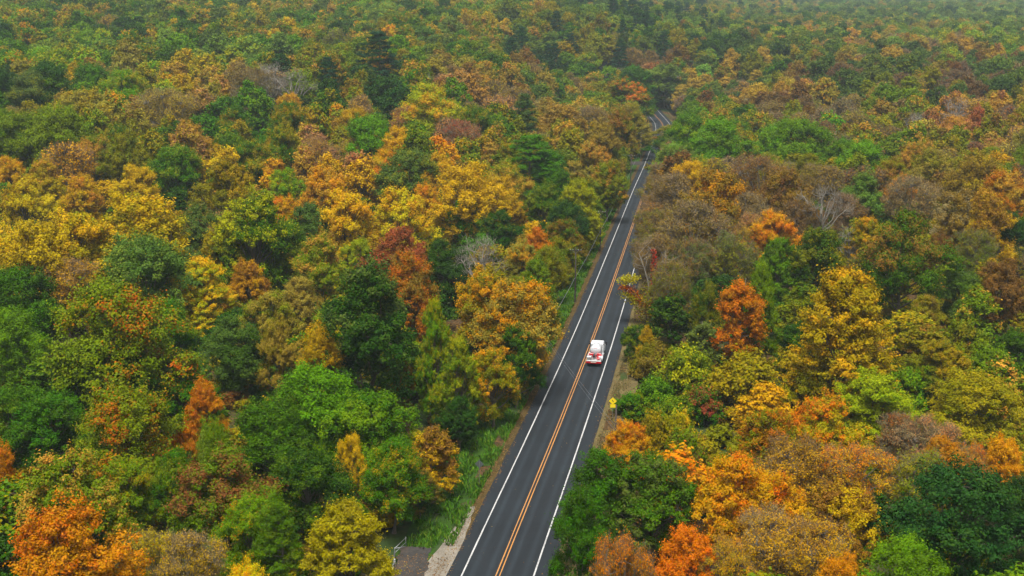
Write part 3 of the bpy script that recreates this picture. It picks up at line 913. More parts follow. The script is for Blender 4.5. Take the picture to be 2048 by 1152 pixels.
# --- right of the road, middle
T(1385, 478, 100, 'sparse', 'GG', 'BR', .4, 'grey twiggy tree beside the road, left of its twin')
T(1460, 463, 105, 'sparse', 'OL', 'GG', .4, 'grey twiggy tree with an olive crown, right of its twin')
T(1345, 520, 85, 'sparse', 'OL', 'BR', .4, H=14)
T(1484, 553, 82, 'column', 'RO', 'O', .4, 'rust-orange cone-shaped tree on the right')
T(1560, 480, 95, 'layered', 'BG', 'G', .5, 'bright green tree behind the rust-orange cone', asp=1.3)
T(1525, 530, 70, 'layered', 'OLG', 'BG', .4, H=17)
T(1637, 447, 115, 'maple', 'OL', 'DG', .5)
T(1735, 440, 110, 'layered', 'OL', 'GO', .4)
T(1812, 425, 155, 'oak', 'G', 'BR', .38, 'green dome with bronze lower leaves on the right', asp=1.15)
T(1695, 545, 245, 'layered', 'OLY', 'GO', .28, 'great golden-olive tree with orange edges on the right', asp=1.0)
T(1880, 470, 70, 'maple', 'BR', 'RB', .4)
T(1948, 458, 90, 'sparse', 'OLG', 'OL', .4, 'pale olive birch clump on the right')
T(2025, 430, 100, 'oak', 'TG', 'G', .4, 'dark green dome at the right edge')
T(2010, 515, 105, 'maple', 'RB', 'BR', .4, 'red-brown tree at the right edge')
T(1925, 540, 90, 'oak', 'GG', 'G', .4)
T(1415, 560, 70, 'maple', 'OL', 'DG', .4, H=13)
T(1410, 640, 60, 'column', 'GG', 'LG', .3, 'small silvery grey-green tree below the twiggy trees', H=9)
T(1600, 640, 90, 'maple', 'DG', 'G', .3, H=10)
T(1855, 585, 80, 'maple', 'OL', 'BR', .4, H=10)
# --- thicket right of the sign
T(1375, 705, 105, 'shrub', 'OLG', 'YG', .4, H=7)
T(1305, 690, 75, 'shrub', 'BR', 'OL', .5, H=6)
T(1272, 648, 55, 'maple', 'DG', 'OLG', .4, 'dark green shrubby tree overhanging the right lane', H=6.5)
T(1293, 648, 26, 'column', 'GO', 'OLY', .4, 'thin golden vine column beside the truck', H=8)
T(1490, 716, 150, 'shrub', 'OLY', 'OL', .5, H=8)
T(1620, 745, 110, 'shrub', 'OL', 'OLY', .4, H=8)
T(1890, 690, 120, 'maple', 'OL', 'OLY', .4, H=10)
T(1990, 700, 100, 'shrub', 'OLG', 'G', .4, H=7)
T(1930, 650, 90, 'shrub', 'OLG', 'OL', .4, H=7)
T(2035, 655, 80, 'maple', 'G', 'DG', .4, H=9)
T(1830, 740, 80, 'shrub', 'BG', 'OLG', .4, H=6)
T(1750, 735, 150, 'maple', 'YG', 'BG', .32, 'bright lemon-green tree on the right', H=12)
T(1955, 745, 180, 'oak', 'OLY', 'OL', .5, 'wide golden-olive dome right of the lemon-green tree', H=12)
T(1410, 782, 75, 'shrub', 'G', 'BK', .42, 'small shrub tangled with dark red vine right of the sign', H=5)
T(1310, 765, 85, 'shrub', 'G', 'BG', .4, H=5)
T(1270, 790, 70, 'shrub', 'G', 'OLG', .4, H=4)
T(1350, 800, 80, 'shrub', 'OLG', 'G', .4, H=5)
T(1256, 836, 82, 'maple', 'GO', 'O', .4, 'round golden-orange tree beside the yellow sign', H=9)
T(1310, 835, 75, 'shrub', 'OL', 'OLY', .4, H=7)
T(1360, 830, 80, 'shrub', 'OLY', 'Y', .4, H=7)
T(1375, 870, 80, 'shrub', 'OLG', 'RB', .3, H=7)
T(1200, 905, 150, 'maple', 'G', 'DG', .45, 'dark green tree hiding the right road edge, nearer the road')
T(1305, 900, 165, 'maple', 'G', 'GG', .4, 'dark green tree with a forked pale trunk near the bottom')
T(1160, 980, 110, 'maple', 'G', 'DG', .5, H=13)
T(1245, 1070, 115, 'sparse', 'RO', 'O', .5, H=14)
T(1372, 1055, 125, 'maple', 'OR', 'O', .35, 'vivid orange-red maple at the bottom edge')
T(1470, 905, 170, 'maple', 'GO', 'O', .38, 'large golden maple right of the dark green roadside trees')
T(1550, 820, 130, 'maple', 'OL', 'RO', .45)
T(1650, 800, 130, 'maple', 'OLY', 'O', .4)
T(1600, 880, 150, 'sparse', 'GO', 'BR', .45)
T(1545, 940, 150, 'maple', 'GO', 'O', .38)
T(1700, 890, 140, 'sparse', 'GO', 'O', .5)
T(1690, 960, 160, 'maple', 'GO', 'BR', .5)
T(1540, 1020, 150, 'sparse', 'GO', 'MV', .4)
T(1640, 1040, 150, 'sparse', 'GO', 'BR', .4)
T(1460, 1080, 110, 'sparse', 'OLY', 'GO', .5)
T(1690, 1105, 110, 'maple', 'O', 'GO', .4)
T(1925, 938, 250, 'oak', 'TG', 'DG', .3, 'very dark green oak at the bottom right corner')
T(2050, 955, 110, 'oak', 'TG', 'DG', .3)
T(1820, 1092, 190, 'oak', 'BG', 'G', .4, 'bright green oak cut by the bottom edge')
T(1860, 838, 120, 'sparse', 'MV', 'PK', .45, 'mauve twiggy thicket behind the dark green oak')
T(1800, 830, 90, 'sparse', 'MV', 'RO', .4)
T(1885, 872, 90, 'maple', 'O', 'PE', .4)
T(2010, 868, 100, 'maple', 'O', 'GO', .4)
T(1950, 890, 90, 'sparse', 'PE', 'O', .4)
T(1840, 905, 130, 'sparse', 'OLY', 'OLG', .4)

def add_w(off, y, H, W, kind, col, acc, amt, name=None):
    """a tree set by its distance from the road's centre line"""
    x = float(road_x(y)) + off; z = float(terr(x, y))
    px, py, dep = proj(x, y, z + H)
    TREES.append(dict(x=x, y=y, z=z, H=H, W=W, kind=kind, col=col, acc=acc, amt=amt, name=name, px=float(px), py=float(py), wpx=W * F / float(dep), hand=True))
# trees whose crowns close over the far end of the straight
add_w(6.2, 438, 10.2, 20, 'oak', 'DG', 'OL', .4, 'dark spreading tree closing over the far end of the straight')
add_w(6.2, 462, 9.6, 20, 'oak', 'DG', 'BR', .4)
add_w(6.0, 488, 9.0, 19, 'oak', 'OL', 'BR', .4)
add_w(-7.2, 470, 9.0, 9, 'oak', 'DG', 'G', .3)
add_w(-8.0, 598, 15, 13, 'oak', 'G', 'DG', .4)
add_w(-7.5, 624, 16, 14, 'oak', 'DG', 'G', .4)
add_w(9.5, 660, 14, 13, 'maple', 'BK', 'O', .4)
add_w(3.5, 672, 13, 12, 'oak', 'GG', 'G', .4)
add_w(7.0, 420, 12, 11, 'oak', 'LG', 'GG', .4)
add_w(7.2, 395, 12, 11, 'sparse', 'BR', 'PK', .4)
add_w(7.0, 372, 12, 11, 'maple', 'BR', 'OL', .4)
add_w(7.0, 340, 12.5, 11, 'sparse', 'BR', 'MV', .4)
add_w(7.4, 312, 12.5, 11, 'sparse', 'OL', 'BR', .4)
add_w(7.6, 284, 12.5, 11, 'sparse', 'BR', 'MV', .4)
add_w(8.0, 258, 12, 11, 'sparse', 'BR', 'OL', .4)
add_w(8.2, 236, 11, 10, 'sparse', 'OL', 'BR', .4)

# the edge of the wood along the left verge
_re = random.Random(17)
_yy = 186.0
while _yy < 425:
    c_ = _re.choice(['OL', 'DG', 'G', 'OLG', 'OLG', 'KH', 'OL', 'BR'])
    add_w(-_re.uniform(10.8, 12.2), _yy, _re.uniform(10.5, 13.5), _re.uniform(8.5, 10.5), _re.choice(['maple', 'oak', 'layered', 'maple']), c_, _re.choice(['OLG', 'OL', 'G']), .4)
    _yy += _re.uniform(12, 17)
# ------------------------------------------------------------------ the rest of the forest, coloured by stand
BANDS = [60, 120, 200, 300, 420, 560, 760, 3000]
STAND = [
    ['G GG DG OLG OLG G BG', 'G GG OLY G OLG BG OLG G', 'GG G KH Y OLG BG OLG G', 'OLY KH OLG GG DG G LG', 'PN G DG GG OLG LG', 'OL KH GG PN LG OLG GG', 'GG TG KH LG GG G', 'GG LG KH GG TG LG GG'],
    ['G G OLG LG G DG BG', 'OLG G BG GG G LG', 'OL OLG G TG GG BG', 'GG OL KH OLG TG G', 'PN G OL GG OLG G', 'TG DG GG OL LG', 'GG KH PE LG TG GG', 'KH LG PE MV GG OLG'],
    ['TG G OLG KH DG G BG', 'KH PE OL OLY OLG', 'BR MV TG OL OLG G', 'G OLG BR PK BG G', 'BR KH GG OLG G', 'GG OL PE MV OL G', 'BR RB KH OL GG', 'RB BR OL GG RB'],
    ['OLG BG G KH OLG', 'OLG G OL PE G', 'G OL OLG PK GO', 'GG BG PK OL OLG', 'G OL OLG DG KH', 'BG G BR GG OLG', 'BR BG OL MV OLG', 'PE OL KH BK OL'],
    ['Y OLY GO PE OLY OLG', 'OLY OLG Y OLG G', 'OL GO OLG GG OLY G', 'GO OLG G OLG YG', 'OLG G OL KH', 'BR MV OL OLY', 'BR OL OLG GG', 'BR GO OL OLG'],
    ['OLY G OL', 'OLG GG OLY', 'OLG KH GO', 'BR DG OL', 'OL DG GO', 'MV BR OL', 'OL DG BR', 'OL GG BR'],
    ['DG G', 'DG G OL', 'KH BR DG', 'OL DG GO', 'OL DG GO', 'OL DG BR', 'DG OL', 'OLG OL G'],
    ['OLG DG O', 'G DG GO', 'DG G', 'DG OL', 'G OL', 'GO OLY', 'GO O OLY', 'O GO OL'],
]
ACC = {'DG': ['G', 'TG'], 'G': ['BG', 'DG', 'OLY'], 'BG': ['G', 'YG', 'GO'], 'YG': ['Y', 'OLG'], 'LG': ['GG', 'YG'], 'GG': ['OLG', 'TG'], 'OLG': ['G', 'OLY', 'PE'],
       'OL': ['OLY', 'BR', 'OLG'], 'OLY': ['Y', 'OL'], 'Y': ['GO', 'OLY'], 'GO': ['Y', 'O', 'BR'], 'O': ['RO', 'GO'], 'RO': ['O', 'BR'], 'BR': ['KH', 'RB', 'OL'],
       'KH': ['OL', 'PE', 'BR'], 'RB': ['BR', 'MV'], 'R': ['BK'], 'OR': ['O'], 'BK': ['PK', 'RB'], 'PK': ['PE', 'BK'], 'MV': ['BR', 'PK'], 'TG': ['DG', 'GG'], 'PN': ['TG'], 'PG': ['G'], 'PE': ['KH', 'PK']}

CELL = {}
def stand_colour(px, py, rg, cell=None):
    if cell is not None and cell in CELL and rg.random() < .5: return CELL[cell]
    px += rg.gauss(0, 60); py += rg.gauss(0, 12)
    b = next(i for i, v in enumerate(BANDS) if py < v)
    c = min(max(int(px // 256), 0), 7)
    col = rg.choice(STAND[b][c].split())
    if cell is not None: CELL.setdefault(cell, col)
    return col

def kind_for(col, rg):
    u = rg.random()
    if col == 'PN': return 'pine' if u < .8 else 'hemlock'
    if col == 'MV': return 'sparse' if u < .85 else 'bare'
    if col in ('RB', 'BK', 'PK', 'BR'): return 'sparse' if u < .5 else 'maple'
    if col in ('TG', 'DG', 'G', 'BG', 'GG', 'OLG', 'LG'): return 'oak' if u < .68 else ('maple' if u < .9 else 'layered')
    return 'maple' if u < .6 else ('layered' if u < .72 else ('sparse' if u < .87 else 'oak'))

# visible strip of road in the frame: trees that would hide it are not planted there
_ly = np.array([1152, 840, 640, 479, 311]); _lx = np.array([926.6, 1070, 1160, 1229, 1294.4])
_ry = np.array([1152, 840, 700, 640, 560, 463, 326]); _rx = np.array([1090, 1205, 1225, 1232, 1236, 1264, 1312])
def hides_road(x, y, z, H, W):
    px, p0, dep = proj(x, y, z + H); _, p1, _ = proj(x, y, z)
    hw = W / 2 * F / dep * .9
    for t in np.linspace(p0, p0 + (p1 - p0) * .9, 6):
        if 345 < t < 1160:
            lx = np.interp(-t, -_ly, _lx); rx = np.interp(-t, -_ry, _rx)
            if px + hw > lx - 4 and px - hw < rx: return True
    # the far bend of the road seen between the crowns
    if p0 < 262 and p1 > 214 and px + hw > 1298 and px - hw < 1338 and dep < 640: return True
    return False

GX = np.array([t['x'] for t in TREES]); GY = np.array([t['y'] for t in TREES]); GW = np.array([t['W'] for t in TREES])
rg = random.Random(11)
FILL = []
def try_fill(x, y, H, W, kind, col, pack=.40):
    ro = float(road_off(x, y))
    if y < 690 and (-(11.0 if y < 180 else 8.0) - W * .30) < ro < ((9.0 if y < 260 else 7.0) + W * .30): return
    if -17 < x < -5 and y < 115: return
    global GX, GY, GW
    dd = np.hypot(GX - x, GY - y)
    if np.any(dd < pack * (GW + W)): return
    z = float(terr(x, y))
    if y < 660 and hides_road(x, y, z, H, W): return
    GX = np.append(GX, x); GY = np.append(GY, y); GW = np.append(GW, W)
    px, py, dep = proj(x, y, z + H)
    FILL.append(dict(x=x, y=y, z=z, H=H, W=W, kind=kind, col=col, acc=rg.choice(ACC[col]), amt=rg.uniform(.3, .5), name=None, px=float(px), py=float(py), wpx=W * F / float(dep), dep=float(dep), hand=False))

def fill(y0, y1, step, wide, hs, low=1.0, pack=.40):
    y = y0
    while y < y1:
        half = wide * y + 30
        x = -half + rg.random() * step
        while x < half:
            xx, yy = x + rg.uniform(-.35, .35) * step, y + rg.uniform(-.35, .35) * step
            z = float(terr(xx, yy))
            px, py, _ = proj(xx, yy, z + 15 * low)
            if not -130 < px < 2180 or py < -60: x += step; continue
            col = stand_colour(float(px), float(py), rg, (int(xx // 34), int(yy // 44)))
            if low < 1 and rg.random() < .7: col = rg.choice(['DG', 'G', 'OLG', 'OL'])
            kind = kind_for(col, rg)
            k = KIND[kind]
            s = rg.uniform(*hs)
            try_fill(xx, yy, k['H'] * s * low * rg.uniform(.9, 1.1), k['W'] * s * (1 if low == 1 else .85) * rg.uniform(.9, 1.1), kind, col, pack)
            x += step
        y += step
# low young trees between the big ones close by, full-grown stands farther off
fill(62, 300, 9.0, .50, (.75, 1.0), low=.60, pack=.40)
fill(296, 640, 7.5, .50, (.8, 1.1), pack=.35)
fill(640, 1150, 8.5, .49, (.9, 1.2), pack=.34)
fill(1150, 1900, 12.5, .48, (1.0, 1.3), pack=.33)
fill(1900, 3000, 18.0, .47, (1.1, 1.5), pack=.33)

def jitter(c, rg, a=.16):
    v = rg.uniform(1 - a, 1 + a)
    return tuple(min(max(q * v * rg.uniform(.9, 1.1), 0.001), .9) for q in c)

# ------------------------------------------------------------------ single trees
NPAR = {'n': 0}
def build_tree(t, label, group):
    k = KIND[t['kind']]
    var = RNG.randrange(NV[t['kind']])
    trunk, crown, twigs = PROTO[(t['kind'], var)]
    root = empty(KNAME[t['kind']], (t['x'], t['y'], t['z']), RNG.uniform(0, 6.283), label, 'shrub' if t['kind'] == 'shrub' else 'tree', group)
    sx = t['W'] / k['W'] * RNG.uniform(.96, 1.04)
    root.scale = (sx, sx, t['H'] / k['H'])
    for nm, me in (('trunk' if t['kind'] != 'shrub' else 'stems', trunk), ('crown', crown), ('twigs', twigs)):
        if me is None: continue
        c = bpy.data.objects.new(nm, me); COL.objects.link(c); c.parent = root
        if nm == 'crown' and t['kind'] != 'bare':
            c.color = (*jitter(PAL[t['col']], RNG, .10), 1)
            c['accent'] = list(jitter(PAL[t['acc'] or t['col']], RNG, .10))
            c['amount'] = float(t['amt']) * 1.12
    return root

near = [f for f in FILL if f['dep'] > 300]
near.sort(key=lambda f: -f['wpx'])
inframe = [f for f in near if -40 < f['px'] < 2090 and -20 < f['py'] < 1150]
n_ind = max(0, 290 - len([t for t in TREES if t['kind'] != 'shrub']))
SINGLE = TREES + inframe[:n_ind]
sid = set(id(t) for t in SINGLE)
MASS = [f for f in FILL if id(f) not in sid]

# labels: landmark trees carry their own; the others are told by colour, kind and the landmark they stand by
LM = [t for t in SINGLE if t.get('name')]
USED = set(t['name'] for t in LM)
def where(t, m):
    dx = t['px'] - m['px']; dy = t['py'] - m['py']
    ax, ay = abs(dx), abs(dy)
    if ax > 1.8 * ay: return 'to the right of' if dx > 0 else 'to the left of'
    if ay > 1.8 * ax: return 'in front of' if dy > 0 else 'behind'
    if dy > 0: return 'in front and right of' if dx > 0 else 'in front and left of'
    return 'behind and right of' if dx > 0 else 'behind and left of'
def short(nm):
    w_ = nm.split()
    for i, q in enumerate(w_):
        if i > 1 and q in ('dotted', 'flecked', 'closing', 'turning', 'hung', 'beside', 'at', 'in', 'on', 'near', 'among', 'behind', 'right', 'left', 'hiding', 'with', 'below', 'above', 'of', 'rising', 'overhanging', 'leaning', 'standing,', 'standing', 'cut', 'hung', 'showing', 'to'):
            return ' '.join(w_[:i]).rstrip(',')
    return nm
shorts = {}
for m in LM: shorts.setdefault(short(m['name']), []).append(m)
def lm_name(m):
    s = short(m['name'])
    return s if len(shorts[s]) == 1 and len(s.split()) >= 3 else None
def auto_label(t):
    base = WORD[t['col']] + ' ' + KWORD[t['kind']] if t['kind'] not in ('bare',) else KWORD['bare']
    near_ = sorted(LM, key=lambda m: math.hypot(t['px'] - m['px'], 1.6 * (t['py'] - m['py'])))
    for full, m in [(True, m) for m in near_[:5]] + [(False, m) for m in near_[:9]]:
        nm = m['name'] if full else lm_name(m)
        if nm is None: continue
        cand = '%s %s the %s' % (base, where(t, m), nm)
        if len(cand.split()) <= 16 and cand not in USED:
            USED.add(cand); return cand
    NPAR['n'] += 1
    for adj in ('smaller', 'larger', 'another', 'further'):
        for m in near_[:9]:
            nm = lm_name(m)
            if nm is None: continue
            cand = '%s %s %s the %s' % (adj, base, where(t, m), nm)
            if len(cand.split()) <= 16 and cand not in USED:
                USED.add(cand); return cand
    return base + ' in the forest'
GRP = 'single trees of the autumn forest'
for t in SINGLE:
    lab = t['name'] or auto_label(t)
    build_tree(t, lab, 'roadside shrubs' if t['kind'] == 'shrub' else GRP)

# ------------------------------------------------------------------ the forest beyond, one mass
def mass_object(name, items, label):
    n = len(items)
    me = bpy.data.meshes.new(name)
    me.from_pydata([(t['x'], t['y'], t['z']) for t in items], [], [])
    rr = random.Random(8)
    idx, rot, scl, tint, acc, amt = [], [], [], [], [], []
    for t in items:
        k = KIND[t['kind']]
        idx.append(FARIDX[(t['kind'], rr.randrange(NV[t['kind']]))])
        rot += [0, 0, rr.uniform(0, 6.283)]
        s = t['W'] / k['W']
        scl += [s, s, t['H'] / k['H']]
        tint += [*jitter(PAL[t['col']], rr), 1]
        acc += [*jitter(PAL[t['acc']], rr), 1]
        amt.append(t['amt'])
    def attr(nm, typ, data, key):
        a = me.attributes.new(nm, typ, 'POINT'); a.data.foreach_set(key, np.array(data, np.int32 if typ == 'INT' else np.float32))
    attr('idx', 'INT', idx, 'value'); attr('rot', 'FLOAT_VECTOR', rot, 'vector'); attr('scl', 'FLOAT_VECTOR', scl, 'vector')
    attr('tint', 'FLOAT_COLOR', tint, 'color'); attr('accent', 'FLOAT_COLOR', acc, 'color'); attr('amount', 'FLOAT', amt, 'value')
    o = bpy.data.objects.new(name, me); COL.objects.link(o)
    tag(o, label, kind='stuff')
    g = bpy.data.node_groups.new(name, 'GeometryNodeTree')
    g.interface.new_socket('Geometry', in_out='INPUT', socket_type='NodeSocketGeometry')
    g.interface.new_socket('Geometry', in_out='OUTPUT', socket_type='NodeSocketGeometry')
    N, Lk = g.nodes, g.links
    gi, go = N.new('NodeGroupInput'), N.new('NodeGroupOutput')
    ci = N.new('GeometryNodeCollectionInfo'); ci.inputs['Collection'].default_value = FARCOL
    ci.inputs['Separate Children'].default_value = True; ci.inputs['Reset Children'].default_value = True
    ip = N.new('GeometryNodeInstanceOnPoints'); ip.inputs['Pick Instance'].default_value = True
    def named(nm, typ):
        a = N.new('GeometryNodeInputNamedAttribute'); a.data_type = typ; a.inputs['Name'].default_value = nm
        return a.outputs['Attribute']
    Lk.new(gi.outputs[0], ip.inputs['Points']); Lk.new(ci.outputs[0], ip.inputs['Instance'])
    Lk.new(named('idx', 'INT'), ip.inputs['Instance Index'])
    er = N.new('FunctionNodeEulerToRotation'); Lk.new(named('rot', 'FLOAT_VECTOR'), er.inputs[0])
    Lk.new(er.outputs[0], ip.inputs['Rotation'])
    Lk.new(named('scl', 'FLOAT_VECTOR'), ip.inputs['Scale'])
    Lk.new(ip.outputs[0], go.inputs[0])
    md = o.modifiers.new('plant', 'NODES'); md.node_group = g
    return o
mass_object('forest', MASS, 'dense autumn forest of mixed colours covering the far slopes')

# undergrowth: low shrubs under and between the trees, nobody could count them
UG = []
r2 = random.Random(21)
for _ in range(9000):
    y = 60 + 300 * r2.random() ** .8; x = r2.uniform(-1, 1) * (.5 * y + 25)
    ro = float(road_off(x, y))
    if -(12.0) < ro < 9.4: continue
    if 9.4 < ro < 14 and r2.random() < .3: continue
    col = r2.choice(['DG', 'G', 'OLG', 'OL', 'OL', 'OLY', 'BR', 'OLG'])
    s = r2.uniform(.35, .85) * (.7 if abs(ro) < 15 else 1)
    UG.append(dict(x=x, y=y, z=float(terr(x, y)) - .1, H=4 * s * .8, W=6 * s, kind='shrub', col=col, acc=r2.choice(ACC[col]), amt=r2.uniform(.2, .5)))
    if len(UG) > 3800: break
mass_object('undergrowth', UG, 'low green and bronze undergrowth between the trees')
print('FALLBACK', NPAR['n']); print('TREES', len(TREES), 'single', len(SINGLE), 'mass', len(MASS), 'ug', len(UG))
# ------------------------------------------------------------------ roadside cover
def quads_mesh(name, v, attrs, mats, midx=None):
    """v: (n,k,3) faces of k corners"""
    n, k, _ = v.shape
    me = bpy.data.meshes.new(name)
    me.vertices.add(n * k); me.loops.add(n * k); me.polygons.add(n)
    me.vertices.foreach_set('co', v.astype(np.float32).ravel())
    me.loops.foreach_set('vertex_index', np.arange(n * k, dtype=np.int32))
    me.polygons.foreach_set('loop_start', np.arange(0, n * k, k, dtype=np.int32))
    me.update(calc_edges=True)
    for nm, arr in attrs.items():
        a = me.attributes.new(nm, 'FLOAT', 'FACE'); a.data.foreach_set('value', arr.astype(np.float32))
    for m in mats: me.materials.append(m)
    return me

def ramp_mat(name, cols, rough=.7):
    m, n, l = new_mat(name)
    out = n.new('ShaderNodeOutputMaterial'); b = n.new('ShaderNodeBsdfPrincipled')
    a = n.new('ShaderNodeAttribute'); a.attribute_name = 'rnd'
    r = n.new('ShaderNodeValToRGB'); e = r.color_ramp.elements
    e[0].color = (*cols[0], 1); e[1].color = (*cols[-1], 1)
    for i in range(1, len(cols) - 1): e.new(i / (len(cols) - 1)).color = (*cols[i], 1)
    l.new(a.outputs['Fac'], r.inputs['Fac']); l.new(r.outputs['Color'], b.inputs['Base Color'])
    b.inputs['Roughness'].default_value = rough; b.inputs['Specular IOR Level'].default_value = .15
    l.new(b.outputs['BSDF'], out.inputs['Surface'])
    return m

def along(n, o_lo, o_hi, y_lo, y_hi, rr, near=1.6):
    y = y_lo + (y_hi - y_lo) * rr.rand(n) ** near
    o = o_lo + (o_hi - o_lo) * rr.rand(n)
    x = road_x(y) + o / .985
    return x, y, o

def grass(name, n, o_lo, o_hi, y_lo, y_hi, h, mat, label, seed, clumpy=.5):
    rr = np.random.RandomState(seed)
    x, y, o = along(n, o_lo, o_hi, y_lo, y_hi, rr)
    keep = (np.sin(x * 1.7 + 2 * np.sin(y * .31)) + np.sin(y * .83 + 1.3 * np.sin(x * .9)) + rr.normal(size=n) * .6) > -clumpy
    keep &= ~((x > -15.5) & (x < -6.2) & (y < 113.5) & (o_hi < 0))
    x, y, o = x[keep], y[keep], o[keep]; n = len(x)
    z = np.maximum(terr(x, y), -.95) - .02
    p = np.stack([x, y, z], 1)
    hh = rr.uniform(h[0], h[1], n)[:, None]
    a = rr.rand(n) * 6.283
    side = np.stack([np.cos(a), np.sin(a), 0 * a], 1) * (.035 + .05 * hh)
    bend = rr.normal(size=(n, 3)) * .42 * hh; bend[:, 2] = 0
    tip = p + bend + np.array([0, 0, 1.0]) * hh
    mid = p + bend * .3 + np.array([0, 0, .6]) * hh
    v = np.stack([p - side * .7, p + side * .7, mid + side, tip, mid - side], 1)
    me = quads_mesh(name, v, {'rnd': rr.rand(n)}, [mat])
    ob = bpy.data.objects.new(name, me); COL.objects.link(ob)
    tag(ob, label, kind='stuff')
M_GRASS = ramp_mat('grass_blades', [(.035, .10, .004), (.055, .165, .005), (.08, .21, .007), (.14, .20, .010)])
M_DRY = ramp_mat('dry_grass', [(.06, .06, .015), (.14, .11, .03), (.2, .15, .055), (.09, .11, .02)])
grass('grass', 46000, -11.5, -6.0, 84, 330, (.25, .75), M_GRASS, 'bright green grass on the bank left of the road', 31)
grass('dry_grass', 16000, 5.9, 9.2, 84, 260, (.08, .28), M_DRY, 'short tan grass on the right verge beside the sign', 32)
grass('verge_grass', 9000, -6.9, -5.6, 84, 300, (.05, .18), M_DRY, 'thin dry grass at the left edge of the asphalt', 33)

def fallen(seed=41):
    rr = np.random.RandomState(seed)
    X, Y = [], []
    for n, a, b in ((5000, -6.6, -4.75), (6000, 5.0, 8.8), (260, -4.6, 4.9)):
        x, y, o = along(n, a, b, 84, 330, rr)
        X.append(x); Y.append(y)
    n = 1400
    X.append(rr.uniform(-15, -7, n)); Y.append(rr.uniform(100, 112, n))
    x, y = np.concatenate(X), np.concatenate(Y); n = len(x)
    z = np.maximum(terr(x, y), -.15) + .085
    p = np.stack([x, y, z], 1)
    nr = unit(np.array([0, 0, 1.]) + rr.normal(size=(n, 3)) * .3)
    t = unit(np.cross(nr, rr.normal(size=(n, 3)))); b = np.cross(nr, t)
    s = rr.uniform(.04, .10, (n, 1))
    v = np.stack([p - t * s, p + b * s * .7, p + t * s, p - b * s * .7], 1)
    m = ramp_mat('fallen_leaf', [(.07, .035, .014), (.14, .065, .018), (.2, .10, .025), (.28, .18, .05)])
    ob = bpy.data.objects.new('fallen_leaves', quads_mesh('fallen_leaves', v, {'rnd': rr.rand(n)}, [m])); COL.objects.link(ob)
    tag(ob, 'brown fallen leaves scattered over both road verges', kind='stuff')
fallen()

# side drive and gravel apron at the lower left
def patch(name, corners, dz, mat, label, n=14, wob=.25, seed=3):
    rr = np.random.RandomState(seed)
    c = [np.array(at(px, py)[:2]) for px, py in corners]
    v = []; f = []
    for i in range(n + 1):
        for j in range(n + 1):
            s, t = i / n, j / n
            p = (c[0] * (1 - s) + c[1] * s) * (1 - t) + (c[3] * (1 - s) + c[2] * s) * t
            if i in (0, n) or j in (0, n): p = p + rr.uniform(-wob, wob, 2)
            v.append((p[0], p[1], max(float(terr(p[0], p[1])), -.15) + dz))
    for i in range(n):
        for j in range(n):
            a = i * (n + 1) + j
            f.append((a, a + n + 1, a + n + 2, a + 1))
    me = bpy.data.meshes.new(name); me.from_pydata(v, [], f); me.materials.append(mat); me.update()
    o = bpy.data.objects.new(name, me); COL.objects.link(o)
    return tag(o, label, kind='structure')
patch('gravel_apron', [(818, 1180), (898, 1180), (950, 1015), (943, 1015)], .048, M_GRAVEL, 'pale gravel shoulder widening beside the lower left of the road', wob=.1)
patch('driveway', [(770, 1190), (846, 1190), (862, 1100), (804, 1104)], .052, M_OLDASPH, 'old cracked asphalt side drive at the lower left', seed=6)
patch('driveway', [(1240, 331), (1283, 331), (1287, 324), (1240, 324)], .07, M_OLDASPH, 'narrow side drive meeting the far left road edge', n=6, wob=.1, seed=7)

# ------------------------------------------------------------------ small metal and timber things
M_GALV = plain('galvanised', (.30, .31, .31), .45, .7, var=.18, scale=8)
M_SIGNB = plain('sign_back', (.16, .18, .18), .5, .5, var=.2, scale=5)
M_SIGNY = plain('sign_yellow', (.93, .70, .010), .45, 0, var=.05, scale=3)
M_BLACK = plain('black_film', (.02, .018, .016), .5)
M_POLE = plain('pole_timber', (.055, .042, .034), .9, var=.4, scale=2.5, bump=.4)
M_WIRE = plain('cable_sheath', (.13, .13, .135), .6)
M_CERAM = plain('insulator', (.55, .56, .57), .35)
M_WPAINT = plain('white_enamel', (.72, .73, .73), .35)

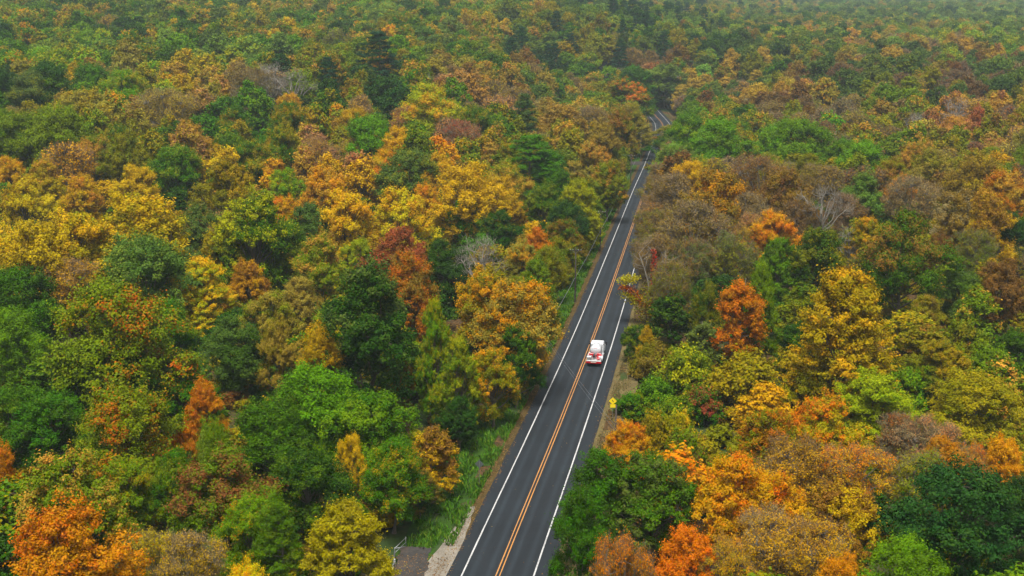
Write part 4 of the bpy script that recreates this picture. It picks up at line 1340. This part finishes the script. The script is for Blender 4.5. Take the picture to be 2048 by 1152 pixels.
def diamond_sign(px, py, facing, label, front):
    """facing: angle of the face normal from -Y"""
    x, y, z = at(px, py)
    z = max(z, -.15)
    root = empty('warning_sign', (x, y, z), facing, label, 'sign')
    m = MB(); m.box((0, .03, 1.45), (.06, .04, 3.5)); m.build('post', M_GALV, root)
    m = MB()
    a = .56; t = .012
    # rounded diamond plate
    def plate(mb, pts, y0, y1):
        k = len(mb.v); n = len(pts)
        for yy in (y0, y1):
            for u, w_ in pts: mb.v.append((u, yy, w_))
        mb.f.append(tuple(k + i for i in range(n))); mb.f.append(tuple(k + n + i for i in reversed(range(n))))
        mb.mi += [0, 1]
        for i in range(n):
            j = (i + 1) % n
            mb.f.append((k + j, k + i, k + n + i, k + n + j)); mb.mi.append(1)
    def dia(cz, s, rr=.07):
        q = []
        for ang in (0, 90, 180, 270):
            ca, sa = math.cos(R(ang)), math.sin(R(ang))
            for da in (-35, -12, 12, 35):
                aa = R(ang + da)
                q.append((ca * (s - rr * 1.41) + rr * math.cos(aa), cz + sa * (s - rr * 1.41) + rr * math.sin(aa)))
        return q
    zc = 2.50
    plate(m, dia(zc, a), -.012, 0)
    face = m.build('face', [front, M_SIGNB], root)
    if front is M_SIGNY:
        m = MB()
        # dark symbol: heavy blob left of centre, one arm up, one arm down to the right
        m.tube([(-.09, -.016, zc + .10), (-.06, -.016, zc + .02)], [.018, .05], 6)
        m.tube([(-.14, -.016, zc + .03), (-.02, -.016, zc + .03)], .058, 6)
        m.tube([(-.06, -.016, zc + .04), (.14, -.016, zc - .09)], [.06, .042], 6)
        m.tube([(-.055, -.016, zc + .04), (-.03, -.016, zc + .27)], [.03, .016], 6)
        for i, v_ in enumerate(m.v): m.v[i] = (v_[0], -.0150 if v_[1] < -.016 else -.0135, v_[2])
        m.build('symbol', M_BLACK, face)
        m = MB()
        plate(m, [(-.36, 1.52), (.36, 1.52), (.38, 1.54), (.38, 2.0), (.36, 2.02), (-.36, 2.02), (-.38, 2.0), (-.38, 1.54)], -.012, 0)
        m.build('plaque', [M_SIGNY, M_SIGNB], root)
    m = MB()
    for zz in (zc - .25, zc + .25): m.box((0, -.014, zz), (.03, .006, .03))
    m.build('bolts', M_GALV, root)
    return root
diamond_sign(1225, 837, R(-4), 'yellow diamond warning sign with yellow plaque on a steel post', M_SIGNY)
diamond_sign(959, 967, R(180 - 8), 'grey back of a diamond road sign on the left bank', M_SIGNB)

POLES = {}
def utility_pole(key, px, py, H, label, trans=False, arm=True, rz=R(80)):
    x, y, z = at(px, py)
    root = empty('utility_pole', (x, y, z), rz - math.pi / 2, label, 'pole', 'utility poles along the road')
    m = MB(); m.tube([(0, 0, -1), (0, 0, 0), (.02, .01, H * .5), (0, .03, H)], [.17, .165, .14, .10], 10); m.build('shaft', M_POLE, root, True)
    if arm:
        m = MB(); m.box((0, -.14, H - .5), (2.3, .1, .12), ch=.015); m.build('crossarm', M_POLE, root)
        m = MB(); m.tube([(-.7, -.15, H - .52), (0, -.12, H - 1.1), (.7, -.15, H - .52)], .02, 5); m.build('brace', M_GALV, root)
        for s in (-1.05, -.5, .5, 1.05):
            m = MB(); m.tube([(s, -.14, H - .44), (s, -.14, H - .36), (s, -.14, H - .28), (s, -.14, H - .22)], [.02, .055, .04, .055], 8); m.build('insulator', M_CERAM, root)
    if trans:
        m = MB(); m.tube([(0, -.42, H - 2.6), (0, -.42, H - 2.55), (0, -.42, H - 1.7), (0, -.42, H - 1.62)], [.22, .26, .26, .15], 12)
        m.build('transformer', M_WPAINT, root)
        m = MB(); m.box((0, -.2, H - 2.1), (.12, .2, .5)); m.build('bracket', M_GALV, root)
    m = MB(); m.tube([(0, -.18, 5.0), (0, -.12, 5.0)], .05, 6); m.build('cable_clamp', M_GALV, root)
    POLES[key] = (x, y, z, H)
utility_pole('b', 1087, 722, 9.6, 'nearest left pole, its white transformer showing among leaves', trans=True)
utility_pole('a', 1150, 606, 11.0, 'dark timber pole on the left grass strip level with the red vine')
utility_pole('c', 1200, 503, 10.0, 'timber pole under the yellow-green tree on the left', arm=True)
utility_pole('d', 1236, 428, 10.5, 'timber pole in the shade behind the yellow-green tree')
utility_pole('e', 1261, 373, 10.5, 'dark timber pole by the far left road edge')
utility_pole('f', 1281, 319, 10.5, 'farthest timber pole at the end of the straight road')
utility_pole('r', 1229, 958, 9.6, 'timber pole standing just right of the yellow sign', arm=False)
def cable(a, b, ha, hb, sag, off, label, r=.015):
    A, B = POLES[a], POLES[b]
    p = Vector((A[0] + off[0], A[1] + off[1], A[2] + ha)); q = Vector((B[0] + off[0], B[1] + off[1], B[2] + hb))
    m = MB(); n = 14
    m.tube([p.lerp(q, i / n) - Vector((0, 0, sag * 4 * (i / n) * (1 - i / n))) for i in range(n + 1)], r, 5)
    return tag(m.build('overhead_cable', M_WIRE), label, 'cable', 'overhead cables')
cable('b', 'r', 4.6, 6.9, .25, (0, 0), 'upper of the two thin cables crossing above the road')
cable('b', 'r', 4.1, 6.2, .25, (0, 0), 'lower of the two thin cables crossing above the road')
cable('a', 'b', 5.0, 5.0, .35, (-.1, -.1), 'grey cable running from the nearest pole to the next left pole', .04)
for i, (a, b) in enumerate((('c', 'a'), ('d', 'c'), ('e', 'd'), ('f', 'e'))):
    cable(a, b, 5.0, 5.0, .4, (-.1, -.1), ['grey cable running on behind the pole level with the red vine', 'grey cable beside the yellow-green roadside tree',
                                           'grey cable along the shaded far verge', 'farthest grey cable along the left road edge'][i], .035)

# pipe barrier by the side drive
def pipe_gate():
    pts = [at(812, 1106), at(790, 1124), at(786, 1168)]
    g = [Vector((p[0], p[1], max(p[2], -.15))) for p in pts]
    root = empty('pipe_gate', g[1], 0, 'galvanised pipe gate standing open at the side drive', 'gate')
    loc = [p - g[1] for p in g]
    for p in loc:
        m = MB(); m.tube([p + Vector((0, 0, -.2)), p + Vector((0, 0, 1.12))], .055, 8); m.build('post', M_GALV, root, True)
    for i in (0, 1):
        for h in (1.02, .5):
            m = MB(); m.tube([loc[i] + Vector((0, 0, h)), loc[i + 1] + Vector((0, 0, h))], .035, 8); m.build('rail', M_GALV, root, True)
    m = MB(); m.tube([loc[1] + Vector((0, 0, 1.0)), loc[1] + Vector((1.1, .55, 1.0))], .035, 8); m.build('latch_arm', M_GALV, root, True)
pipe_gate()
def marker(px, py, label):
    x, y, z = at(px, py)
    root = empty('marker_post', (x, y, max(z, -.15)), 0, label, 'post')
    m = MB(); m.tube([(0, 0, -.1), (0, 0, .85), (0, 0, .9)], [.07, .07, .04], 10); m.build('shaft', M_WPAINT, root, True)
    m = MB(); m.tube([(0, 0, .7), (0, 0, .78)], .074, 10); m.build('band', M_SIGNB, root, True)
marker(790, 1146, 'short white post beside the pipe gate')

# ------------------------------------------------------------------ the tank truck
def truck():
    x, y, z = at(1187, 735)
    i = int(np.argmin(np.abs(RC[:, 1] - y)))
    rz = math.atan2(-RT[i, 0], RT[i, 1])
    root = empty('tank_truck', (x, y, .062), rz, 'white and red tank truck driving away in the right lane', 'truck')
    W_ = plain('truck_white', (.60, .615, .63), .3, 0, var=.04, scale=1.5, coat=.5)
    Rd = plain('truck_red', (.55, .012, .02), .35, 0, var=.08, scale=2, coat=.4)
    Al = plain('truck_aluminium', (.50, .51, .50), .4, .6, var=.2, scale=4)
    Bk = plain('truck_black', (.018, .018, .02), .6)
    Ty = plain('tyre_rubber', (.016, .016, .016), .85)
    Gl = plain('truck_glass', (.02, .025, .03), .08, 0, var=.02)
    Lr = plain('lamp_red', (.75, .03, .05), .25)
    Am = plain('lamp_pale', (.75, .68, .55), .3)
    # chassis
    m = MB()
    for s in (-.42, .42): m.box((s, 3.7, .82), (.1, 6.6, .24))
    for yy in (.6, 1.8, 3.6, 5.2): m.box((0, yy, .82), (.8, .1, .16))
    m.box((0, 2.2, .62), (1.9, .16, .16)); m.box((0, 6.05, .55), (1.8, .14, .14))
    m.build('chassis', Bk, root)
    # wheels: dual rear, single front
    def wheel(cx, cy_, wd):
        m = MB(); r_ = .5
        prof = [(-wd / 2, .30), (-wd / 2, .44), (-wd / 2 + .04, .5), (wd / 2 - .04, .5), (wd / 2, .44), (wd / 2, .30)]
        n = 22; k = len(m.v)
        for u, rr in prof:
            for j in range(n):
                a = 6.2832 * j / n; m.v.append((cx + u, cy_ + rr * math.cos(a), .5 + rr * math.sin(a)))
        for q in range(len(prof) - 1):
            for j in range(n):
                j2 = (j + 1) % n
                m.f.append((k + q * n + j, k + q * n + j2, k + q * n + n + j2, k + q * n + n + j)); m.mi.append(0)
        wh = m.build('wheel', Ty, root, True)
        m = MB(); sg = 1 if cx > 0 else -1
        m.tube([(cx - wd * .45, cy_, .5), (cx + wd * .35 * sg, cy_, .5)], .30, 18)
        m.tube([(cx, cy_, .5), (cx + sg * (wd / 2 + .03), cy_, .5)], .10, 10)
        m.build('rim', Al, wh)
    for s in (-1, 1):
        wheel(s * 1.08, 2.2, .26); wheel(s * .78, 2.2, .26); wheel(s * 1.0, 6.05, .28)
    # tank: a lathe along y with dished ends
    m = MB(); n = 36; rt = .93; y0, y1, zc = 2.35, 5.1, 1.9
    prof = []
    for q in range(9):
        a = math.pi / 2 * q / 8; prof.append((y0 + .52 * (1 - math.sin(a)), rt * math.sin(a) if q else 0.02))
    prof = [(y0 - .0 + .55 * (1 - math.sqrt(max(0, 1 - (q / 8) ** 2))) , rt * (q / 8) if q else .02) for q in range(9)]
    back = [(y1 - (p[0] - y0), p[1]) for p in reversed(prof)]
    prof = prof + [(y0 + .58 + t, rt + .003) for t in (.02,)] + [(3.75, rt)] + back
    for yy, rr in prof:
        for j in range(n):
            a = 6.2832 * j / n; m.v.append((rr * math.cos(a), yy, zc + rr * math.sin(a)))
    for q in range(len(prof) - 1):
        for j in range(n):
            j2 = (j + 1) % n; m.f.append((q * n + j, q * n + n + j, q * n + n + j2, q * n + j2)); m.mi.append(0)
    tank = m.build('tank', W_, root, True)
    # weld bands and manway on the tank
    for yy in (3.0, 3.75, 4.5):
        m = MB()
        for j in range(n):
            a, b = 6.2832 * j / n, 6.2832 * (j + 1) / n
            for (u, v_) in ((yy - .03, yy + .03),):
                m.quad(((rt + .012) * math.cos(a), u, zc + (rt + .012) * math.sin(a)), ((rt + .012) * math.cos(a), v_, zc + (rt + .012) * math.sin(a)),
                       ((rt + .012) * math.cos(b), v_, zc + (rt + .012) * math.sin(b)), ((rt + .012) * math.cos(b), u, zc + (rt + .012) * math.sin(b)))
        m.build('band', W_, tank)
    m = MB(); m.tube([(0, 4.1, zc + rt - .05), (0, 4.1, zc + rt + .09), (0, 4.1, zc + rt + .13)], [.26, .26, .2], 16); m.build('manway', W_, tank)
    # faded red lettering band on the upper rear head: a broken arc of bars
    m = MB(); rr = .55
    for a0, a1 in ((62, 68), (70, 75), (78, 84), (87, 93), (96, 101), (104, 109), (112, 118)):
        for zz in ((.50, .60),):
            q = []
            for a, r2_ in ((a0, zz[0]), (a1, zz[0]), (a1, zz[1]), (a0, zz[1])):
                ux, uz = r2_ * math.cos(R(a)), r2_ * math.sin(R(a))
                q.append((ux, y0 + .55 * (1 - math.sqrt(max(0, 1 - (r2_ / rt) ** 2))) - .006, zc + uz))
            m.quad(*q)
    m.build('lettering', plain('faded_red', (.62, .22, .25), .4), tank)
    # red saddle skirt under the rear of the tank, in two halves
    for s in (-1, 1):
        m = MB()
        m.box((s * .62, 2.25, 1.36), (.72, .2, .46), ch=.03)
        m.box((s * .92, 2.5, 1.2), (.36, .6, .14), ch=.02)
        m.build('saddle', Rd, root)
    # rear deck with cabinets, hose reel and pump
    m = MB(); m.box((0, 1.2, .99), (2.36, 2.38, .07), ch=.015); m.build('deck', Al, root)
    m = MB(); m.box((-.78, .62, 1.32), (.76, .9, .58), ch=.03); m.box((-.78, .165, 1.32), (.6, .014, .42)); cab_ = m.build('cabinet', Al, root)
    m = MB(); m.box((-.58, .15, 1.32), (.05, .03, .12)); m.build('handle', Bk, cab_)
    m = MB()
    m.tube([(-.28, 1.35, 1.40), (-.24, 1.35, 1.40)], .36, 18); m.tube([(.16, 1.35, 1.40), (.2, 1.35, 1.40)], .36, 18)
    reel = m.build('hose_reel', Rd, root, False)
    m = MB(); m.tube([(-.23, 1.35, 1.40), (.15, 1.35, 1.40)], .24, 16); m.build('hose', Bk, reel, True)
    m = MB(); m.box((.62, .75, 1.2), (.5, .7, .34), ch=.04); m.tube([(.52, .5, 1.2), (.52, .5, 1.5), (.5, .9, 1.6)], .06, 8); m.build('pump', Rd, root)
    m = MB(); m.tube([(.0, .3, 1.1), (.3, .3, 1.1), (.95, .5, 1.12), (1.0, 1.9, 1.25)], .05, 8); m.build('pipe', Al, root, True)
    # fenders over the rear wheels
    for s in (-1, 1):
        m = MB(); k = 9; pr = []
        for q in range(k):
            a = math.pi * (0.02 + .96 * q / (k - 1)); pr.append((2.2 + .68 * math.cos(a), .56 + .66 * math.sin(a)))
        for q in range(k - 1):
            (a, b), (c, d) = pr[q], pr[q + 1]
            x0, x1 = s * .60, s * 1.26
            m.quad((x0, a, b), (x1, a, b), (x1, c, d), (x0, c, d)); m.quad((x0, a, b + .02), (x0, c, d + .02), (x1, c, d + .02), (x1, a, b + .02))
            m.quad((x1, a, b - .05), (x1, a, b + .02), (x1, c, d + .02), (x1, c, d - .05))
        m.build('fender', W_, root)
    # side lockers and the tall rail on the right
    for s in (-1, 1):
        m = MB(); m.box((s * 1.05, 3.75, .80), (.40, 1.7, .62), ch=.04); lk = m.build('side_locker', W_, root)
        m = MB(); m.box((s * 1.262, 3.75, .82), (.02, .06, .2)); m.build('handle', Bk, lk)
    m = MB(); m.tube([(1.2, 2.55, .9), (1.2, 2.55, 2.25), (1.2, 4.2, 2.45), (1.2, 4.2, .95)], .035, 8); m.build('side_rail', W_, root, True)
    m = MB()
    for q in range(6): m.tube([(1.2, 2.55, 1.1 + q * .2), (1.2, 2.9, 1.1 + q * .2)], .02, 6)
    m.tube([(1.2, 2.9, .9), (1.2, 2.9, 2.3)], .03, 6); m.build('ladder', W_, root)
    # bumper with lamps and plate
    m = MB(); m.box((0, -.02, .76), (2.46, .16, .36), ch=.03); bp = m.build('bumper', Rd, root)
    m = MB(); m.box((0, -.02, .96), (2.42, .2, .05)); m.build('bumper_step', Al, bp)
    m = MB(); m.box((0, -.107, .80), (.9, .012, .12)); m.build('reflective_strip', Am, bp)
    for s in (-1, 1):
        for q in (.72, 1.0):
            m = MB(); m.tube([(s * q, -.10, .80), (s * q, -.135, .80)], [.085, .075], 14); m.build('tail_lamp', Lr, bp)
    for s in (-1, 1):
        m = MB(); m.box((s * 1.0, 1.45, .52), (.5, .02, .62)); m.build('mud_flap', Bk, root)
    # cab
    prof = [(5.25, .75), (5.25, 2.36), (5.42, 2.55), (6.55, 2.58), (6.85, 2.44), (7.3, 1.72), (8.25, 1.52), (8.42, 1.3), (8.45, .62), (6.75, .62), (6.65, .95), (6.3, 1.1), (5.8, 1.1), (5.5, .95), (5.42, .62)]
    m = MB(); hw = 1.12; k = len(prof)
    for xx, sc_ in ((-hw, 1), (hw, 1)):
        for (a, b) in prof:
            tp = 1 - .10 * max(0, (b - 1.5)) / 1.05
            m.v.append((xx * tp, a, b))
    m.f.append(tuple(range(k))); m.f.append(tuple(reversed(range(k, 2 * k)))); m.mi += [0, 0]
    for q in range(k):
        q2 = (q + 1) % k; m.f.append((q2, q, k + q, k + q2)); m.mi.append(0)
    cab = m.build('cab', W_, root)
    bev = cab.modifiers.new('b', 'BEVEL'); bev.width = .05; bev.segments = 2; bev.limit_method = 'ANGLE'
    m = MB(); m.box((0, 5.238, 2.02), (1.5, .02, .42), ch=.0); m.build('rear_window', Gl, cab)
    m = MB(); m.quad((-.92, 6.93, 2.40), (-1.0, 7.28, 1.80), (1.0, 7.28, 1.80), (.92, 6.93, 2.40)); m.build('windscreen', Gl, cab)
    for s in (-1, 1):
        m = MB(); m.box((s * 1.085, 6.1, 1.98), (.03, .95, .5)); m.build('side_window', Gl, cab)
        m = MB(); m.box((s * 1.125, 6.1, 1.33), (.02, 1.05, .66), ch=.01); dr = m.build('door', W_, cab)
        m = MB(); m.box((s * 1.14, 5.72, 1.5), (.03, .16, .04)); m.build('handle', Bk, dr)
        m = MB(); m.tube([(s * 1.1, 6.75, 1.75), (s * 1.38, 6.72, 1.78)], .025, 6); m.tube([(s * 1.1, 6.75, 2.2), (s * 1.38, 6.72, 2.25)], .025, 6)
        m.box((s * 1.42, 6.72, 2.02), (.24, .09, .56), ch=.03); m.build('mirror', Bk, cab)
    m = MB()
    for q in (-.6, -.3, 0, .3, .6): m.box((q, 6.5, 2.60), (.1, .08, .05), ch=.015)
    m.build('marker_lamps', Am, cab)
    return root
truck()

# ------------------------------------------------------------------ the red-vined snag on the right
def snag():
    x, y, z = at(1300, 652)
    root = empty('vine_covered_snag', (x, y, z), 0, 'half-dead tree hung with red vine beside the right lane', 'tree')
    rr = np.random.RandomState(5)
    stems = [[(0, 0, -.5), (-.3, .2, 4), (-.5, .3, 8), (-1.4, .2, 11), (-2.4, .1, 13.6)], [(.2, 0, -.5), (.6, .3, 4), (1.3, .2, 8), (2.2, 0, 11), (2.6, .2, 13.2)],
             [(0, .2, -.5), (.2, .6, 5), (.5, .5, 9), (.4, .3, 14.5)], [(-.2, 0, -.4), (-1.2, -.2, 3.5), (-3.1, -.4, 6.6), (-5.4, -.5, 7.6)],
             [(.3, -.1, -.4), (1.5, 0, 3.5), (3.0, .3, 6.5), (4.2, .2, 10.5)]]
    for s in stems:
        m = MB(); k = len(s); m.tube(s, np.linspace(.21, .04, k), 7)
        P = [np.array(q, float) for q in s]
        for _ in range(16):
            t = rr.uniform(1.2, k - 1.01); a = int(t); p = P[a] + (P[a + 1] - P[a]) * (t - a)
            e = p + np.array([rr.normal() * 1.2, rr.normal() * 1.2, rr.uniform(.3, 1.8)])
            m.tube([p, (p + e) / 2 + rr.normal(size=3) * .15, e], [.05, .035, .012], 4)
            for _ in range(4):
                e2 = e + np.array([rr.normal() * .5, rr.normal() * .5, rr.uniform(.1, .9)])
                m.tube([e, e2], [.014, .006], 3)
        m.build('stem', M_BARK_P, root, True)
    def leaves(name, centers, spread, n, size, col, acc):
        c = np.array(centers)[rr.randint(0, len(centers), n)]
        p = c + rr.normal(size=(n, 3)) * np.array(spread)
        nr = unit(rr.normal(size=(n, 3)) * .7 + np.array([0, -.3, .8])); t = unit(np.cross(nr, rr.normal(size=(n, 3)))); b = np.cross(nr, t)
        s = rr.uniform(.6, 1.3, (n, 1)) * size
        me = quads_mesh(name, np.stack([p - t * s, p + b * s * .7, p + t * s, p - b * s * .7], 1), {'rnd': rr.rand(n), 'fleck': rr.rand(n)}, [M_LEAF])
        o = bpy.data.objects.new(name, me); COL.objects.link(o); o.parent = root
        o.color = (*col, 1); o['accent'] = list(acc); o['amount'] = .4
    def path(s, a, b, n=14):
        P = np.array(s, float); tt = np.linspace(a, b, n)
        return [P[min(int(t), len(P) - 2)] + (P[min(int(t), len(P) - 2) + 1] - P[min(int(t), len(P) - 2)]) * (t - min(int(t), len(P) - 2)) for t in tt]
    leaves('vine', path(stems[2], .9, 2.9) + path(stems[4], 1.2, 2.9), (.26, .26, .3), 1500, .17, (.36, .018, .025), PAL['BK'])
    leaves('vine', path(stems[3], 1.2, 3.0), (.4, .4, .3), 700, .17, (.34, .04, .02), PAL['O'])
    leaves('crown', [(-3.8, 0, 9.0), (-4.6, -.3, 8.6), (-3.2, 0, 5.4), (-2.6, .2, 4.6), (-4.2, 0, 6.0)], (.75, .75, .35), 1500, .17, PAL['OLY'], PAL['YG'])
    leaves('crown', [(0, 0, 3.2), (1.2, 0, 4.0), (-1.0, 0, 3.0), (1.8, 0, 2.2), (.4, 0, 6.0)], (.9, .9, 1.2), 3000, .18, PAL['OL'], PAL['BR'])
snag()

# ------------------------------------------------------------------ hazy air
def haze():
    m = MB(); m.box((0, 4000, 120), (12000, 11000, 250))
    z0 = -6.0; z1 = 330.0
    m = MB(); m.box((0, 3900, (z0 + z1) / 2), (11000, 10400, z1 - z0))
    mt, n, l = new_mat('haze')
    out = n.new('ShaderNodeOutputMaterial'); v = n.new('ShaderNodeVolumePrincipled')
    v.inputs['Color'].default_value = (.74, .91, 1.0, 1); v.inputs['Density'].default_value = HAZE; v.inputs['Anisotropy'].default_value = 0.0
    l.new(v.outputs['Volume'], out.inputs['Volume'])
    o = m.build('haze', mt)
    tag(o, 'thin pale haze hanging over the far slopes', kind='stuff')
HAZE = 0.000105
haze()
